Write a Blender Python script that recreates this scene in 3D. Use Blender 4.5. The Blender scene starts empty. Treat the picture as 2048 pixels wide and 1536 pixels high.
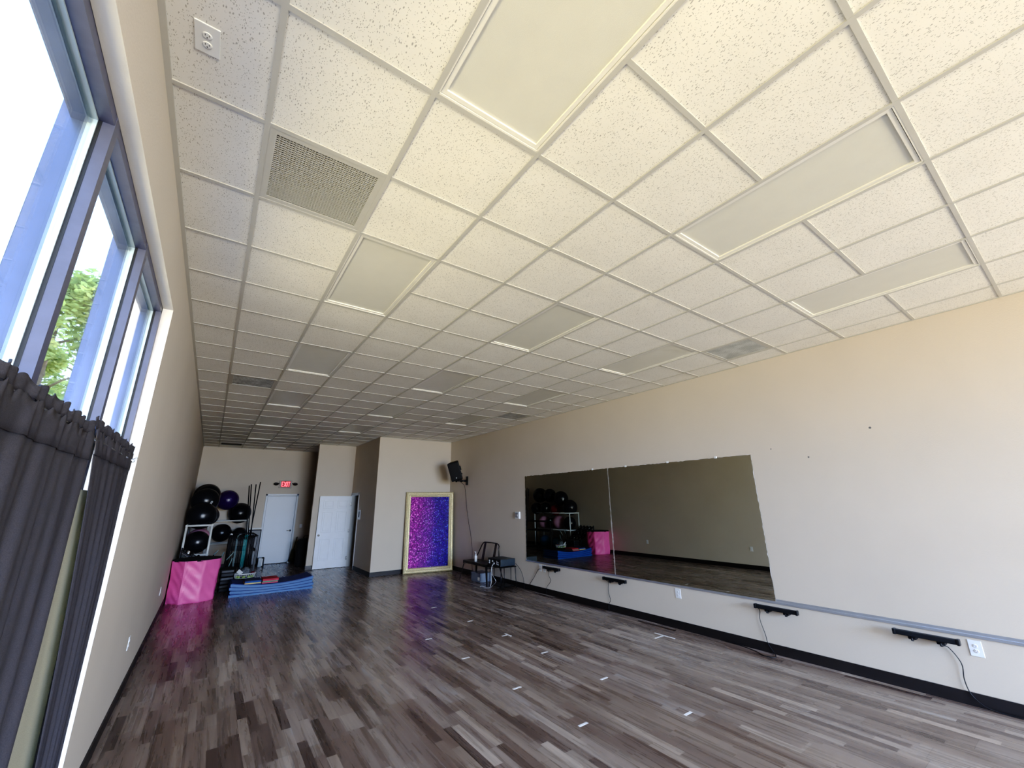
import bpy, bmesh, math, random
from mathutils import Vector, Matrix
random.seed(7)
C = bpy.context.scene.collection
PI = math.pi
T = 0.6096            # ceiling grid module
H = 3.60              # ceiling height
XR = 6.26             # right wall
def gu(u): return T*u-0.217
def gv(v): return T*v

# ------------------------------------------------------------------ materials
def srgb(r, g, b):
    f = lambda c: (c/255/12.92) if c/255 <= 0.04045 else ((c/255+0.055)/1.055)**2.4
    return (f(r), f(g), f(b), 1)
def newmat(name):
    m = bpy.data.materials.new(name); m.use_nodes = True
    nt = m.node_tree
    return m, nt, nt.nodes, nt.links, nt.nodes['Principled BSDF']
def N(nt, typ, **kw):
    n = nt.nodes.new(typ)
    for k, v in kw.items():
        if k.startswith('i_'): n.inputs[int(k[2:]) if k[2:].isdigit() else k[2:]].default_value = v
        else: setattr(n, k, v)
    return n
def mth(nt, op, a, b=None, c=None):
    n = nt.nodes.new('ShaderNodeMath'); n.operation = op
    for i, v in enumerate((a, b, c)):
        if v is None: continue
        if isinstance(v, (int, float)): n.inputs[i].default_value = v
        else: nt.links.new(v, n.inputs[i])
    return n.outputs[0]
def ramp(nt, fac, stops, interp='LINEAR'):
    n = nt.nodes.new('ShaderNodeValToRGB'); n.color_ramp.interpolation = interp
    e = n.color_ramp.elements
    while len(e) > 1: e.remove(e[0])
    e[0].position, e[0].color = stops[0]
    for p, c in stops[1:]:
        x = e.new(p); x.color = c
    nt.links.new(fac, n.inputs[0]); return n.outputs[0]
def mixc(nt, f, a, b, typ='MIX'):
    n = nt.nodes.new('ShaderNodeMix'); n.data_type = 'RGBA'; n.blend_type = typ
    for s, v in ((n.inputs[0], f), (n.inputs[6], a), (n.inputs[7], b)):
        if isinstance(v, (int, float, tuple)): s.default_value = v
        else: nt.links.new(v, s)
    return n.outputs[2]
def simple(name, col, rough=0.5, metal=0.0, var=0.06, scale=8.0, bump=0.0, bscale=60.0, coat=0.0, spec=0.5, trans=0.0, alpha=1.0):
    """A plain surface with a slight noise variation in tone and, where asked, a fine bump."""
    m, nt, nn, ln, p = newmat(name)
    tc = N(nt, 'ShaderNodeTexCoord'); nz = N(nt, 'ShaderNodeTexNoise'); nz.inputs['Scale'].default_value = scale; nz.inputs['Detail'].default_value = 4
    ln.new(tc.outputs['Object'], nz.inputs['Vector'])
    lo = tuple(c*(1-var) for c in col[:3])+(1,); hi = tuple(min(1, c*(1+var)) for c in col[:3])+(1,)
    ln.new(ramp(nt, nz.outputs['Fac'], [(0.3, lo), (0.7, hi)]), p.inputs['Base Color'])
    p.inputs['Roughness'].default_value = rough; p.inputs['Metallic'].default_value = metal
    p.inputs['Coat Weight'].default_value = coat; p.inputs['Specular IOR Level'].default_value = spec
    p.inputs['Transmission Weight'].default_value = trans; p.inputs['Alpha'].default_value = alpha
    if bump:
        b = N(nt, 'ShaderNodeBump'); b.inputs['Strength'].default_value = bump; b.inputs['Distance'].default_value = 0.01
        n2 = N(nt, 'ShaderNodeTexNoise'); n2.inputs['Scale'].default_value = bscale; n2.inputs['Detail'].default_value = 3
        ln.new(tc.outputs['Object'], n2.inputs['Vector']); ln.new(n2.outputs['Fac'], b.inputs['Height']); ln.new(b.outputs[0], p.inputs['Normal'])
    return m

M = {}
M['wall'] = simple('wall_paint', (0.61, 0.54, 0.455, 1), 0.75, var=0.025, scale=1.2, bump=0.12, bscale=90)
M['jamb'] = simple('jamb_paint', (0.80, 0.76, 0.71, 1), 0.6, var=0.03, bump=0.1, bscale=80)
M['outer'] = simple('outer_stucco', (0.50, 0.47, 0.42, 1), 0.9, var=0.1, bump=0.3)
M['base'] = simple('vinyl_baseboard', (0.022, 0.018, 0.017, 1), 0.42, var=0.1)
M['grid'] = simple('grid_enamel', (0.50, 0.49, 0.465, 1), 0.45, var=0.02)
M['lens'] = simple('prismatic_lens', (0.66, 0.655, 0.61, 1), 0.35, var=0.02, bump=0.15, bscale=400)
M['lframe'] = simple('fixture_enamel', (0.78, 0.77, 0.74, 1), 0.3, var=0.02)
M['white_plastic'] = simple('white_plastic', (0.78, 0.79, 0.80, 1), 0.35, var=0.02)
M['pvc'] = simple('pvc_tube', (0.74, 0.76, 0.74, 1), 0.3, var=0.04)
M['slot'] = simple('dark_slot', (0.02, 0.02, 0.02, 1), 0.6)
M['door_grey'] = simple('grey_door_paint', (0.60, 0.66, 0.76, 1), 0.4, var=0.03, scale=2)
M['door_white'] = simple('white_door_paint', (0.78, 0.83, 0.90, 1), 0.4, var=0.02, bump=0.08, bscale=40)
M['trimwhite'] = simple('white_trim', (0.66, 0.69, 0.72, 1), 0.4, var=0.02)
M['chrome'] = simple('brushed_steel', (0.62, 0.63, 0.65, 1), 0.25, 1.0, var=0.08)
M['alu'] = simple('aluminium', (0.62, 0.66, 0.74, 1), 0.35, 0.85, var=0.06)
M['frame_dark'] = simple('anodised_frame', (0.10, 0.105, 0.16, 1), 0.38, 0.25, var=0.08, scale=20)  # bluish sky haze on the dark frame is put into the base colour
M['tone_strip'] = simple('lit_glazing_bead', (0.55, 0.66, 0.70, 1), 0.35, 0.2)  # light caught along the glass edge is put into this pale colour
M['frame_out'] = simple('outer_cover_cap', (0.10, 0.13, 0.22, 1), 0.3, 0.3, var=0.12, scale=6)  # blue sky reflection is put into the base colour
M['black'] = simple('black_rubber', (0.008, 0.008, 0.010, 1), 0.6, var=0.2)
M['blackplastic'] = simple('black_plastic', (0.010, 0.011, 0.013, 1), 0.5, var=0.15)
M['blackmetal'] = simple('black_metal', (0.03, 0.03, 0.033, 1), 0.35, 0.6, var=0.2)
M['gunmetal'] = simple('gunmetal', (0.055, 0.048, 0.045, 1), 0.32, 0.75, var=0.25, scale=14)
M['blackcloth'] = simple('black_cloth', (0.012, 0.012, 0.014, 1), 0.95, var=0.2, bump=0.4, bscale=25)
for nm, c in (('ball_black', (0.008, 0.010, 0.016, 1)), ('ball_purple', (0.035, 0.012, 0.095, 1)), ('ball_red', (0.32, 0.02, 0.035, 1)), ('ball_pink', (0.62, 0.36, 0.46, 1)), ('ball_blue', (0.04, 0.20, 0.36, 1))):
    M[nm] = simple(nm, c, 0.27, var=0.08, scale=3)
M['pink'] = simple('pink_vinyl', (0.86, 0.165, 0.40, 1), 0.42, var=0.05, scale=4, bump=0.5, bscale=7)
M['gold'] = simple('gilded_wood', (0.80, 0.70, 0.43, 1), 0.36, 0.5, var=0.22, scale=40, bump=0.6, bscale=70)
M['matblue'] = simple('blue_mat_vinyl', (0.015, 0.098, 0.32, 1), 0.42, var=0.08, bump=0.2, bscale=30)
M['mat_gap'] = simple('mat_gap_shade', (0.01, 0.035, 0.16, 1), 0.6)  # shade in the gaps between stacked mats, put into the colour
for nm, c in (('navy', (0.025, 0.05, 0.13, 1)), ('blue', (0.03, 0.12, 0.40, 1)), ('yellow', (0.75, 0.56, 0.22, 1)), ('red', (0.42, 0.035, 0.05, 1)), ('green', (0.04, 0.36, 0.19, 1)), ('rose', (0.62, 0.10, 0.16, 1))):
    M['foam_'+nm] = simple('foam_'+nm, c, 0.7, var=0.08, scale=20)
M['tennis'] = simple('tennis_felt', (0.45, 0.60, 0.10, 1), 0.9, var=0.12, scale=40, bump=0.3, bscale=200)
M['teal'] = simple('teal_latex', (0.02, 0.22, 0.22, 1), 0.4, var=0.1)
M['greycloth'] = simple('grey_cloth', (0.12, 0.13, 0.14, 1), 0.8, var=0.5, scale=30, bump=0.6, bscale=60)
M['redcloth'] = simple('dark_red_cloth', (0.12, 0.01, 0.02, 1), 0.9)
M['straw'] = simple('straw', (0.09, 0.08, 0.035, 1), 0.9, var=0.4, scale=50)
M['clearbin'] = simple('frosted_plastic', (0.50, 0.56, 0.70, 1), 0.2, var=0.06, trans=0.6)
M['tape'] = simple('white_tape', (0.85, 0.85, 0.86, 1), 0.5)
M['bark'] = simple('bark', (0.12, 0.09, 0.06, 1), 0.9, var=0.3, bump=0.6)
M['pave'] = simple('sidewalk', (0.42, 0.41, 0.40, 1), 0.9, var=0.1, scale=3)
M['sliver'] = simple('mirror_backing_edge', (0.75, 0.72, 0.72, 1), 0.4)
M['palegrey'] = simple('pale_grey_latex', (0.20, 0.27, 0.27, 1), 0.5)
M['amp'] = simple('amp_case', (0.035, 0.045, 0.055, 1), 0.4, 0.3, var=0.15)
M['greyboard'] = simple('grey_board', (0.10, 0.10, 0.11, 1), 0.6)

# ceiling tile: fissured mineral fibre
def ceiling_mat():
    m, nt, nn, ln, p = newmat('fissured_tile')
    geo = N(nt, 'ShaderNodeNewGeometry')
    mp = N(nt, 'ShaderNodeMapping'); ln.new(geo.outputs['Position'], mp.inputs['Vector'])
    wn = N(nt, 'ShaderNodeTexNoise'); wn.inputs['Scale'].default_value = 9; ln.new(mp.outputs[0], wn.inputs['Vector'])
    wmix = mixc(nt, 0.045, mp.outputs[0], wn.outputs['Color'])
    def pits(scale, sx, sy, thr, rotz):
        mm = N(nt, 'ShaderNodeMapping'); mm.inputs['Scale'].default_value = (sx, sy, 0.01); mm.inputs['Rotation'].default_value = (0, 0, rotz)
        ln.new(wmix, mm.inputs['Vector'])
        v = N(nt, 'ShaderNodeTexVoronoi'); v.inputs['Scale'].default_value = scale; v.inputs['Randomness'].default_value = 1
        ln.new(mm.outputs[0], v.inputs['Vector'])
        # pit size differs from cell to cell
        sz = mth(nt, 'MULTIPLY', N2(v), thr)
        return mth(nt, 'LESS_THAN', v.outputs['Distance'], sz)
    def N2(v):
        s = N(nt, 'ShaderNodeSeparateColor'); ln.new(v.outputs['Color'], s.inputs[0]); return s.outputs[0]
    a = pits(125, 1.0, 0.45, 0.30, 0.5)
    b = pits(175, 1.0, 0.6, 0.30, -0.3)
    c = pits(98, 0.55, 1.0, 0.16, 0.2)
    f = mth(nt, 'MAXIMUM', mth(nt, 'MAXIMUM', a, b), c)
    big = N(nt, 'ShaderNodeTexNoise'); big.inputs['Scale'].default_value = 3; ln.new(mp.outputs[0], big.inputs['Vector'])
    basec = ramp(nt, big.outputs['Fac'], [(0.3, (0.78, 0.765, 0.735, 1)), (0.7, (0.83, 0.815, 0.785, 1))])
    col = mixc(nt, mth(nt, 'MULTIPLY', f, 0.68), basec, (0.22, 0.20, 0.17, 1))
    ln.new(col, p.inputs['Base Color']); p.inputs['Roughness'].default_value = 0.9
    b_ = N(nt, 'ShaderNodeBump'); b_.inputs['Strength'].default_value = 0.25; b_.inputs['Distance'].default_value = 0.004; b_.invert = True
    ln.new(f, b_.inputs['Height']); ln.new(b_.outputs[0], p.inputs['Normal'])
    return m
M['tile'] = ceiling_mat()

# floor: grey brown plank with printed strips
def floor_mat():
    m, nt, nn, ln, p = newmat('weathered_plank')
    geo = N(nt, 'ShaderNodeNewGeometry'); sp = N(nt, 'ShaderNodeSeparateXYZ'); ln.new(geo.outputs['Position'], sp.inputs[0])
    X, Y = sp.outputs[0], sp.outputs[1]
    def white(a, b=None, seed=0.0):
        cx = N(nt, 'ShaderNodeCombineXYZ'); ln.new(a, cx.inputs[0])
        if b is not None: ln.new(b, cx.inputs[1])
        cx.inputs[2].default_value = seed
        w = N(nt, 'ShaderNodeTexWhiteNoise'); ln.new(cx.outputs[0], w.inputs['Vector']); return w.outputs['Value']
    def strips(width, length, seed):
        xs = mth(nt, 'DIVIDE', mth(nt, 'ADD', X, seed*0.013), width); si = mth(nt, 'FLOOR', xs)
        off = mth(nt, 'MULTIPLY', white(si, None, seed), 7.3)
        ys = mth(nt, 'DIVIDE', mth(nt, 'ADD', Y, off), length); pi_ = mth(nt, 'FLOOR', ys)
        fx = mth(nt, 'SUBTRACT', xs, si); fy = mth(nt, 'SUBTRACT', ys, pi_)
        return si, pi_, fx, fy
    si, pi_, fx, fy = strips(0.072, 0.66, 1.0)
    r1 = white(si, pi_, 3.0)
    s2, p2, fx2, fy2 = strips(0.215, 1.22, 5.0)
    r2 = white(s2, p2, 9.0)
    # grain noise stretched along the plank, shifted per strip
    gx = mth(nt, 'ADD', mth(nt, 'MULTIPLY', X, 26), mth(nt, 'MULTIPLY', r1, 40)); gy = mth(nt, 'MULTIPLY', Y, 1.5)
    cv = N(nt, 'ShaderNodeCombineXYZ'); ln.new(gx, cv.inputs[0]); ln.new(gy, cv.inputs[1]); ln.new(mth(nt, 'MULTIPLY', r1, 9), cv.inputs[2])
    g1 = N(nt, 'ShaderNodeTexNoise'); g1.inputs['Scale'].default_value = 1.0; g1.inputs['Detail'].default_value = 4; g1.inputs['Roughness'].default_value = 0.55; g1.inputs['Distortion'].default_value = 0.35
    ln.new(cv.outputs[0], g1.inputs['Vector'])
    cv2 = N(nt, 'ShaderNodeCombineXYZ'); ln.new(mth(nt, 'MULTIPLY', gx, 0.30), cv2.inputs[0]); ln.new(mth(nt, 'MULTIPLY', gy, 0.8), cv2.inputs[1]); ln.new(mth(nt, 'MULTIPLY', r2, 20), cv2.inputs[2])
    g2 = N(nt, 'ShaderNodeTexNoise'); g2.inputs['Scale'].default_value = 1.0; g2.inputs['Detail'].default_value = 4; ln.new(cv2.outputs[0], g2.inputs['Vector'])
    base = ramp(nt, r1, [(0.0, (0.095, 0.070, 0.060, 1)), (0.12, (0.165, 0.127, 0.108, 1)), (0.5, (0.225, 0.181, 0.155, 1)), (0.85, (0.275, 0.228, 0.196, 1)), (0.96, (0.350, 0.295, 0.252, 1)), (1.0, (0.39, 0.33, 0.285, 1))])
    base2 = ramp(nt, r2, [(0.0, (0.70, 0.64, 0.60, 1)), (0.5, (0.92, 0.90, 0.88, 1)), (1.0, (1.15, 1.15, 1.17, 1))])
    col = mixc(nt, 1.0, base, base2, 'MULTIPLY')
    gr = ramp(nt, g1.outputs['Fac'], [(0.28, (0.66, 0.62, 0.60, 1)), (0.46, (0.96, 0.96, 0.96, 1)), (0.66, (1.30, 1.30, 1.32, 1))])
    col = mixc(nt, 0.95, col, gr, 'MULTIPLY')
    # pale weathered patches
    pm = ramp(nt, g2.outputs['Fac'], [(0.60, (0, 0, 0, 1)), (0.72, (1, 1, 1, 1))])
    pale = mth(nt, 'MULTIPLY', pm, mth(nt, 'GREATER_THAN', r2, 0.62))
    pale = mth(nt, 'MULTIPLY', pale, mth(nt, 'MULTIPLY', g1.outputs['Fac'], 1.1))
    col = mixc(nt, pale, col, (0.40, 0.39, 0.40, 1))
    # dark seams
    e1 = mth(nt, 'LESS_THAN', mth(nt, 'MINIMUM', fx2, mth(nt, 'SUBTRACT', 1.0, fx2)), 0.006)
    e2 = mth(nt, 'LESS_THAN', fy2, 0.0025)
    seam = mth(nt, 'MULTIPLY', mth(nt, 'MAXIMUM', e1, e2), 0.6)
    col = mixc(nt, seam, col, (0.02, 0.017, 0.015, 1))
    ln.new(col, p.inputs['Base Color'])
    rg = mth(nt, 'ADD', mth(nt, 'MULTIPLY', g1.outputs['Fac'], 0.12), 0.22)
    ln.new(rg, p.inputs['Roughness']); p.inputs['Specular IOR Level'].default_value = 0.5
    b = N(nt, 'ShaderNodeBump'); b.inputs['Strength'].default_value = 0.10; b.inputs['Distance'].default_value = 0.003
    ln.new(g1.outputs['Fac'], b.inputs['Height']); ln.new(b.outputs[0], p.inputs['Normal'])
    return m
M['floor'] = floor_mat()

def glass_mat(name, tint, spec_mix=0.06):
    m, nt, nn, ln, p = newmat(name); nn.remove(p)
    tr = N(nt, 'ShaderNodeBsdfTransparent'); tr.inputs[0].default_value = tint
    gl = N(nt, 'ShaderNodeBsdfGlossy'); gl.inputs['Roughness'].default_value = 0.02
    fr = N(nt, 'ShaderNodeFresnel'); fr.inputs[0].default_value = 1.45
    nz = N(nt, 'ShaderNodeTexNoise'); nz.inputs['Scale'].default_value = 3
    f = mth(nt, 'MULTIPLY', fr.outputs[0], mth(nt, 'ADD', 0.42, mth(nt, 'MULTIPLY', nz.outputs['Fac'], 0.1)))
    mx = N(nt, 'ShaderNodeMixShader'); ln.new(f, mx.inputs[0]); ln.new(tr.outputs[0], mx.inputs[1]); ln.new(gl.outputs[0], mx.inputs[2])
    ln.new(mx.outputs[0], nn['Material Output'].inputs[0]); return m
M['glass'] = glass_mat('window_glass', (0.93, 0.96, 0.97, 1))

def mirror_mat():
    m, nt, nn, ln, p = newmat('silvered_mirror')
    nz = N(nt, 'ShaderNodeTexNoise'); nz.inputs['Scale'].default_value = 2
    ln.new(ramp(nt, nz.outputs['Fac'], [(0.3, (0.55, 0.56, 0.50, 1)), (0.7, (0.57, 0.58, 0.52, 1))]), p.inputs['Base Color'])
    p.inputs['Metallic'].default_value = 1; p.inputs['Roughness'].default_value = 0.012
    return m
M['mirror'] = mirror_mat()

def sequin_mat():
    m, nt, nn, ln, p = newmat('sequin_panel')
    tc = N(nt, 'ShaderNodeTexCoord'); sp = N(nt, 'ShaderNodeSeparateXYZ'); ln.new(tc.outputs['Object'], sp.inputs[0])
    cell = 0.023
    ix = mth(nt, 'FLOOR', mth(nt, 'DIVIDE', sp.outputs[0], cell)); iz = mth(nt, 'FLOOR', mth(nt, 'DIVIDE', sp.outputs[2], cell))
    cv = N(nt, 'ShaderNodeCombineXYZ'); ln.new(ix, cv.inputs[0]); ln.new(iz, cv.inputs[1])
    w = N(nt, 'ShaderNodeTexWhiteNoise'); ln.new(cv.outputs[0], w.inputs['Vector'])
    g = mth(nt, 'DIVIDE', sp.outputs[0], 1.12)      # 0 left .. 1 right
    nz = N(nt, 'ShaderNodeTexNoise'); nz.inputs['Scale'].default_value = 3; ln.new(tc.outputs['Object'], nz.inputs['Vector'])
    g = mth(nt, 'ADD', g, mth(nt, 'MULTIPLY', mth(nt, 'SUBTRACT', nz.outputs['Fac'], 0.5), 0.35))
    hue = ramp(nt, g, [(0.08, (0.34, 0.030, 0.30, 1)), (0.40, (0.19, 0.030, 0.30, 1)), (0.65, (0.060, 0.020, 0.27, 1)), (0.95, (0.035, 0.018, 0.24, 1))])
    br = ramp(nt, w.outputs['Value'], [(0.0, (0.16, 0.15, 0.2, 1)), (0.45, (0.6, 0.6, 0.7, 1)), (0.78, (1.3, 1.3, 1.3, 1)), (0.90, (2.4, 4.0, 2.2, 1)), (1.0, (3.6, 14, 3.4, 1))])  # glints and dark gaps of the sequins are painted into the colour
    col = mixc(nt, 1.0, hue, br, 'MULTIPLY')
    ln.new(col, p.inputs['Base Color']); p.inputs['Roughness'].default_value = 0.4; p.inputs['Metallic'].default_value = 0.1; p.inputs['Specular IOR Level'].default_value = 0.2
    # each sequin is tipped a little
    nv = N(nt, 'ShaderNodeVectorMath', operation='SUBTRACT'); ln.new(w.outputs['Color'], nv.inputs[0]); nv.inputs[1].default_value = (0.5, 0.5, 0.5)
    ns = N(nt, 'ShaderNodeVectorMath', operation='SCALE'); ln.new(nv.outputs[0], ns.inputs[0]); ns.inputs['Scale'].default_value = 0.5
    geo = N(nt, 'ShaderNodeNewGeometry'); na = N(nt, 'ShaderNodeVectorMath', operation='ADD'); ln.new(geo.outputs['Normal'], na.inputs[0]); ln.new(ns.outputs[0], na.inputs[1])
    nn_ = N(nt, 'ShaderNodeVectorMath', operation='NORMALIZE'); ln.new(na.outputs[0], nn_.inputs[0]); ln.new(nn_.outputs[0], p.inputs['Normal'])
    return m
M['sequin'] = sequin_mat()

def curtain_mat(name, col, trans):
    m, nt, nn, ln, p = newmat(name)
    tc = N(nt, 'ShaderNodeTexCoord'); wv = N(nt, 'ShaderNodeTexNoise'); wv.inputs['Scale'].default_value = 300; ln.new(tc.outputs['Object'], wv.inputs['Vector'])
    c = ramp(nt, wv.outputs['Fac'], [(0.3, tuple(x*0.8 for x in col[:3])+(1,)), (0.7, tuple(x*1.2 for x in col[:3])+(1,))])
    ln.new(c, p.inputs['Base Color']); p.inputs['Roughness'].default_value = 0.85
    tl = N(nt, 'ShaderNodeBsdfTranslucent'); ln.new(c, tl.inputs[0])
    mx = N(nt, 'ShaderNodeMixShader'); mx.inputs[0].default_value = trans
    ln.new(p.outputs[0], mx.inputs[1]); ln.new(tl.outputs[0], mx.inputs[2]); ln.new(mx.outputs[0], nn['Material Output'].inputs[0]); return m
M['curtain'] = curtain_mat('charcoal_curtain', (0.055, 0.050, 0.056, 1), 0.18)
M['lining'] = curtain_mat('beige_lining', (0.46, 0.44, 0.33, 1), 0.22)

def leaf_mat():
    m, nt, nn, ln, p = newmat('leaves')
    oi = N(nt, 'ShaderNodeNewGeometry'); nz = N(nt, 'ShaderNodeTexNoise'); nz.inputs['Scale'].default_value = 1.4; ln.new(oi.outputs['Position'], nz.inputs['Vector'])
    c = ramp(nt, nz.outputs['Fac'], [(0.3, (0.16, 0.27, 0.07, 1)), (0.55, (0.34, 0.46, 0.14, 1)), (0.75, (0.58, 0.62, 0.26, 1))])
    ln.new(c, p.inputs['Base Color']); p.inputs['Roughness'].default_value = 0.6
    tl = N(nt, 'ShaderNodeBsdfTranslucent'); ln.new(c, tl.inputs[0])
    mx = N(nt, 'ShaderNodeMixShader'); mx.inputs[0].default_value = 0.45
    ln.new(p.outputs[0], mx.inputs[1]); ln.new(tl.outputs[0], mx.inputs[2]); ln.new(mx.outputs[0], nn['Material Output'].inputs[0]); return m
M['leaf'] = leaf_mat()

def emit(name, col, s):
    m, nt, nn, ln, p = newmat(name)
    nz = N(nt, 'ShaderNodeTexNoise'); nz.inputs['Scale'].default_value = 30
    c = ramp(nt, nz.outputs['Fac'], [(0.3, col), (0.7, tuple(min(1, x*1.1) for x in col[:3])+(1,))])
    ln.new(c, p.inputs['Base Color']); ln.new(c, p.inputs['Emission Color']); p.inputs['Emission Strength'].default_value = s; return m
M['exit_red'] = emit('exit_red', (1.0, 0.10, 0.13, 1), 2.0)

# perforated vent face
def perf_mat():
    m, nt, nn, ln, p = newmat('perforated_face')
    geo = N(nt, 'ShaderNodeNewGeometry'); mp = N(nt, 'ShaderNodeMapping'); mp.inputs['Scale'].default_value = (60, 60, 0); ln.new(geo.outputs['Position'], mp.inputs[0])
    v = N(nt, 'ShaderNodeTexVoronoi'); v.inputs['Scale'].default_value = 1; v.inputs['Randomness'].default_value = 0.15; ln.new(mp.outputs[0], v.inputs['Vector'])
    nz = N(nt, 'ShaderNodeTexNoise'); nz.inputs['Scale'].default_value = 7; ln.new(geo.outputs['Position'], nz.inputs['Vector'])
    a = ramp(nt, v.outputs['Distance'], [(0.22, (0.12, 0.13, 0.14, 1)), (0.34, (0.62, 0.65, 0.66, 1))])
    c = mixc(nt, 0.5, a, ramp(nt, nz.outputs['Fac'], [(0.4, (0.4, 0.42, 0.44, 1)), (0.6, (1, 1, 1, 1))]), 'MULTIPLY')
    ln.new(c, p.inputs['Base Color']); p.inputs['Roughness'].default_value = 0.5; return m
M['perf'] = perf_mat()

# ------------------------------------------------------------------ mesh helpers
class MB:
    def __init__(s): s.bm = bmesh.new()
    def box(s, x0, x1, y0, y1, z0, z1, mtx=None):
        v = [s.bm.verts.new((x, y, z)) for x in (x0, x1) for y in (y0, y1) for z in (z0, z1)]
        for q in ((0, 1, 3, 2), (4, 6, 7, 5), (0, 4, 5, 1), (2, 3, 7, 6), (0, 2, 6, 4), (1, 5, 7, 3)):
            s.bm.faces.new([v[i] for i in q])
        if mtx is not None:
            for a in v: a.co = mtx @ a.co
        return s
    def rbox(s, x0, x1, y0, y1, z0, z1, r=0.01, seg=2, mtx=None):
        b = bmesh.new(); t = MB.__new__(MB); t.bm = b; t.box(x0, x1, y0, y1, z0, z1)
        bmesh.ops.bevel(b, geom=list(b.edges), offset=r, segments=seg, profile=0.5, affect='EDGES')
        s.merge(b, mtx); return s
    def merge(s, b, mtx=None):
        mp = {}
        for v in b.verts: mp[v] = s.bm.verts.new(mtx @ v.co if mtx is not None else v.co)
        for f in b.faces:
            try: nf = s.bm.faces.new([mp[v] for v in f.verts]); nf.smooth = f.smooth
            except ValueError: pass
        b.free()
    def tube(s, pts, r, seg=8, cap=True, radii=None):
        pts = [Vector(p) for p in pts]; rings = []; n = len(pts)
        up = None
        for i, p in enumerate(pts):
            d = (pts[min(i+1, n-1)]-pts[max(i-1, 0)]).normalized()
            if up is None:
                up = Vector((0, 0, 1)) if abs(d.z) < 0.9 else Vector((1, 0, 0))
            a = d.cross(up).normalized(); up = a.cross(d).normalized()
            rr = radii[i] if radii else r
            rings.append([s.bm.verts.new(p+(a*math.cos(2*PI*k/seg)+up*math.sin(2*PI*k/seg))*rr) for k in range(seg)])
        for i in range(n-1):
            for k in range(seg):
                f = s.bm.faces.new((rings[i][k], rings[i][(k+1) % seg], rings[i+1][(k+1) % seg], rings[i+1][k])); f.smooth = True
        if cap: s.bm.faces.new(rings[0][::-1]); s.bm.faces.new(rings[-1])
        return s
    def lathe(s, prof, seg=24, mtx=None, smooth=True):
        rings = []
        for (r, z) in prof:
            rings.append([s.bm.verts.new((mtx @ Vector((r*math.cos(2*PI*k/seg), r*math.sin(2*PI*k/seg), z))) if mtx is not None else (r*math.cos(2*PI*k/seg), r*math.sin(2*PI*k/seg), z)) for k in range(seg)])
        for i in range(len(rings)-1):
            for k in range(seg):
                f = s.bm.faces.new((rings[i][k], rings[i][(k+1) % seg], rings[i+1][(k+1) % seg], rings[i+1][k])); f.smooth = smooth
        s.bm.faces.new(rings[0][::-1]); s.bm.faces.new(rings[-1]); return s
    def sphere(s, c, r, u=32, v=20, sc=(1, 1, 1)):
        b = bmesh.new(); bmesh.ops.create_uvsphere(b, u_segments=u, v_segments=v, radius=r)
        for f in b.faces: f.smooth = True
        s.merge(b, Matrix.Translation(c) @ Matrix.Diagonal((*sc, 1))); return s
    def prism(s, poly, z0, z1, mtx=None):
        a = [s.bm.verts.new((x, y, z0)) for x, y in poly]; b = [s.bm.verts.new((x, y, z1)) for x, y in poly]
        if mtx is not None:
            for v in a+b: v.co = mtx @ v.co
        n = len(poly)
        s.bm.faces.new(a[::-1]); s.bm.faces.new(b)
        for i in range(n): s.bm.faces.new((a[i], a[(i+1) % n], b[(i+1) % n], b[i]))
        return s
    def build(s, name, mat, parent=None):
        bmesh.ops.recalc_face_normals(s.bm, faces=s.bm.faces)
        me = bpy.data.meshes.new(name); s.bm.to_mesh(me); s.bm.free()
        for mm in (mat if isinstance(mat, (list, tuple)) else [mat]): me.materials.append(mm)
        o = bpy.data.objects.new(name, me); C.objects.link(o)
        if parent is not None: o.parent = parent
        return o

def empty(name, loc=(0, 0, 0), rz=0):
    o = bpy.data.objects.new(name, None); C.objects.link(o); o.location = loc; o.rotation_euler = (0, 0, rz)
    o.empty_display_size = 0.1
    return o
def tag(o, label, cat, group=None):
    o['label'] = label; o['category'] = cat
    if group: o['group'] = group
    return o
def struct(o):
    o['kind'] = 'structure'; return o
def dup(root, loc=None, label=None, rz=None):
    r = root.copy(); C.objects.link(r)
    if loc is not None: r.location = loc
    if rz is not None: r.rotation_euler = (r.rotation_euler[0], r.rotation_euler[1], rz)
    if label: r['label'] = label
    for ch in list(root.children):
        c = ch.copy(); C.objects.link(c); c.parent = r
        for g in ch.children:
            d = g.copy(); C.objects.link(d); d.parent = c
    return r

# ================================================================== the setting
YB = 14.65     # back wall
YF = -8.00     # wall behind the camera
YE = 10.05     # end wall with the sequin frame
XS = 4.05      # side wall of the alcove
YA = 12.45     # alcove wall
XA = 2.95
WY = 2.37      # end of the window
ZT = 3.20      # window head

struct(MB().box(-0.3, XR+0.2, YF-0.3, YB+0.3, -0.2, 0).build('floor', M['floor']))
# left wall
w = MB()
w.box(-0.16, 0, WY, YB+0.2, 0, H+0.2)
w.box(-0.16, 0, -3.40, WY, ZT, H+0.2)
w.box(-0.40, -0.161, WY+0.05, YB+0.2, 0, H+0.2)
w.box(-0.16, 0, YF-0.2, -3.40, 0, H+0.2)
struct(w.build('wall_left', M['wall']))
struct(MB().box(XR, XR+0.2, YF-0.2, YB+0.2, 0, H+0.2).build('wall_right', M['wall']))
# back wall, with an added unseen light blocker behind the door opening x 1.954..2.808
w = MB(); w.box(1.93, 2.835, YB+0.10, YB+0.15, 0, H+0.2).box(0, 1.93, YB, YB+0.15, 0, H+0.2).box(2.835, XR, YB, YB+0.15, 0, H+0.2).box(1.93, 2.835, YB, YB+0.15, 2.125, H+0.2)
struct(w.build('wall_back', M['wall']))
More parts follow.
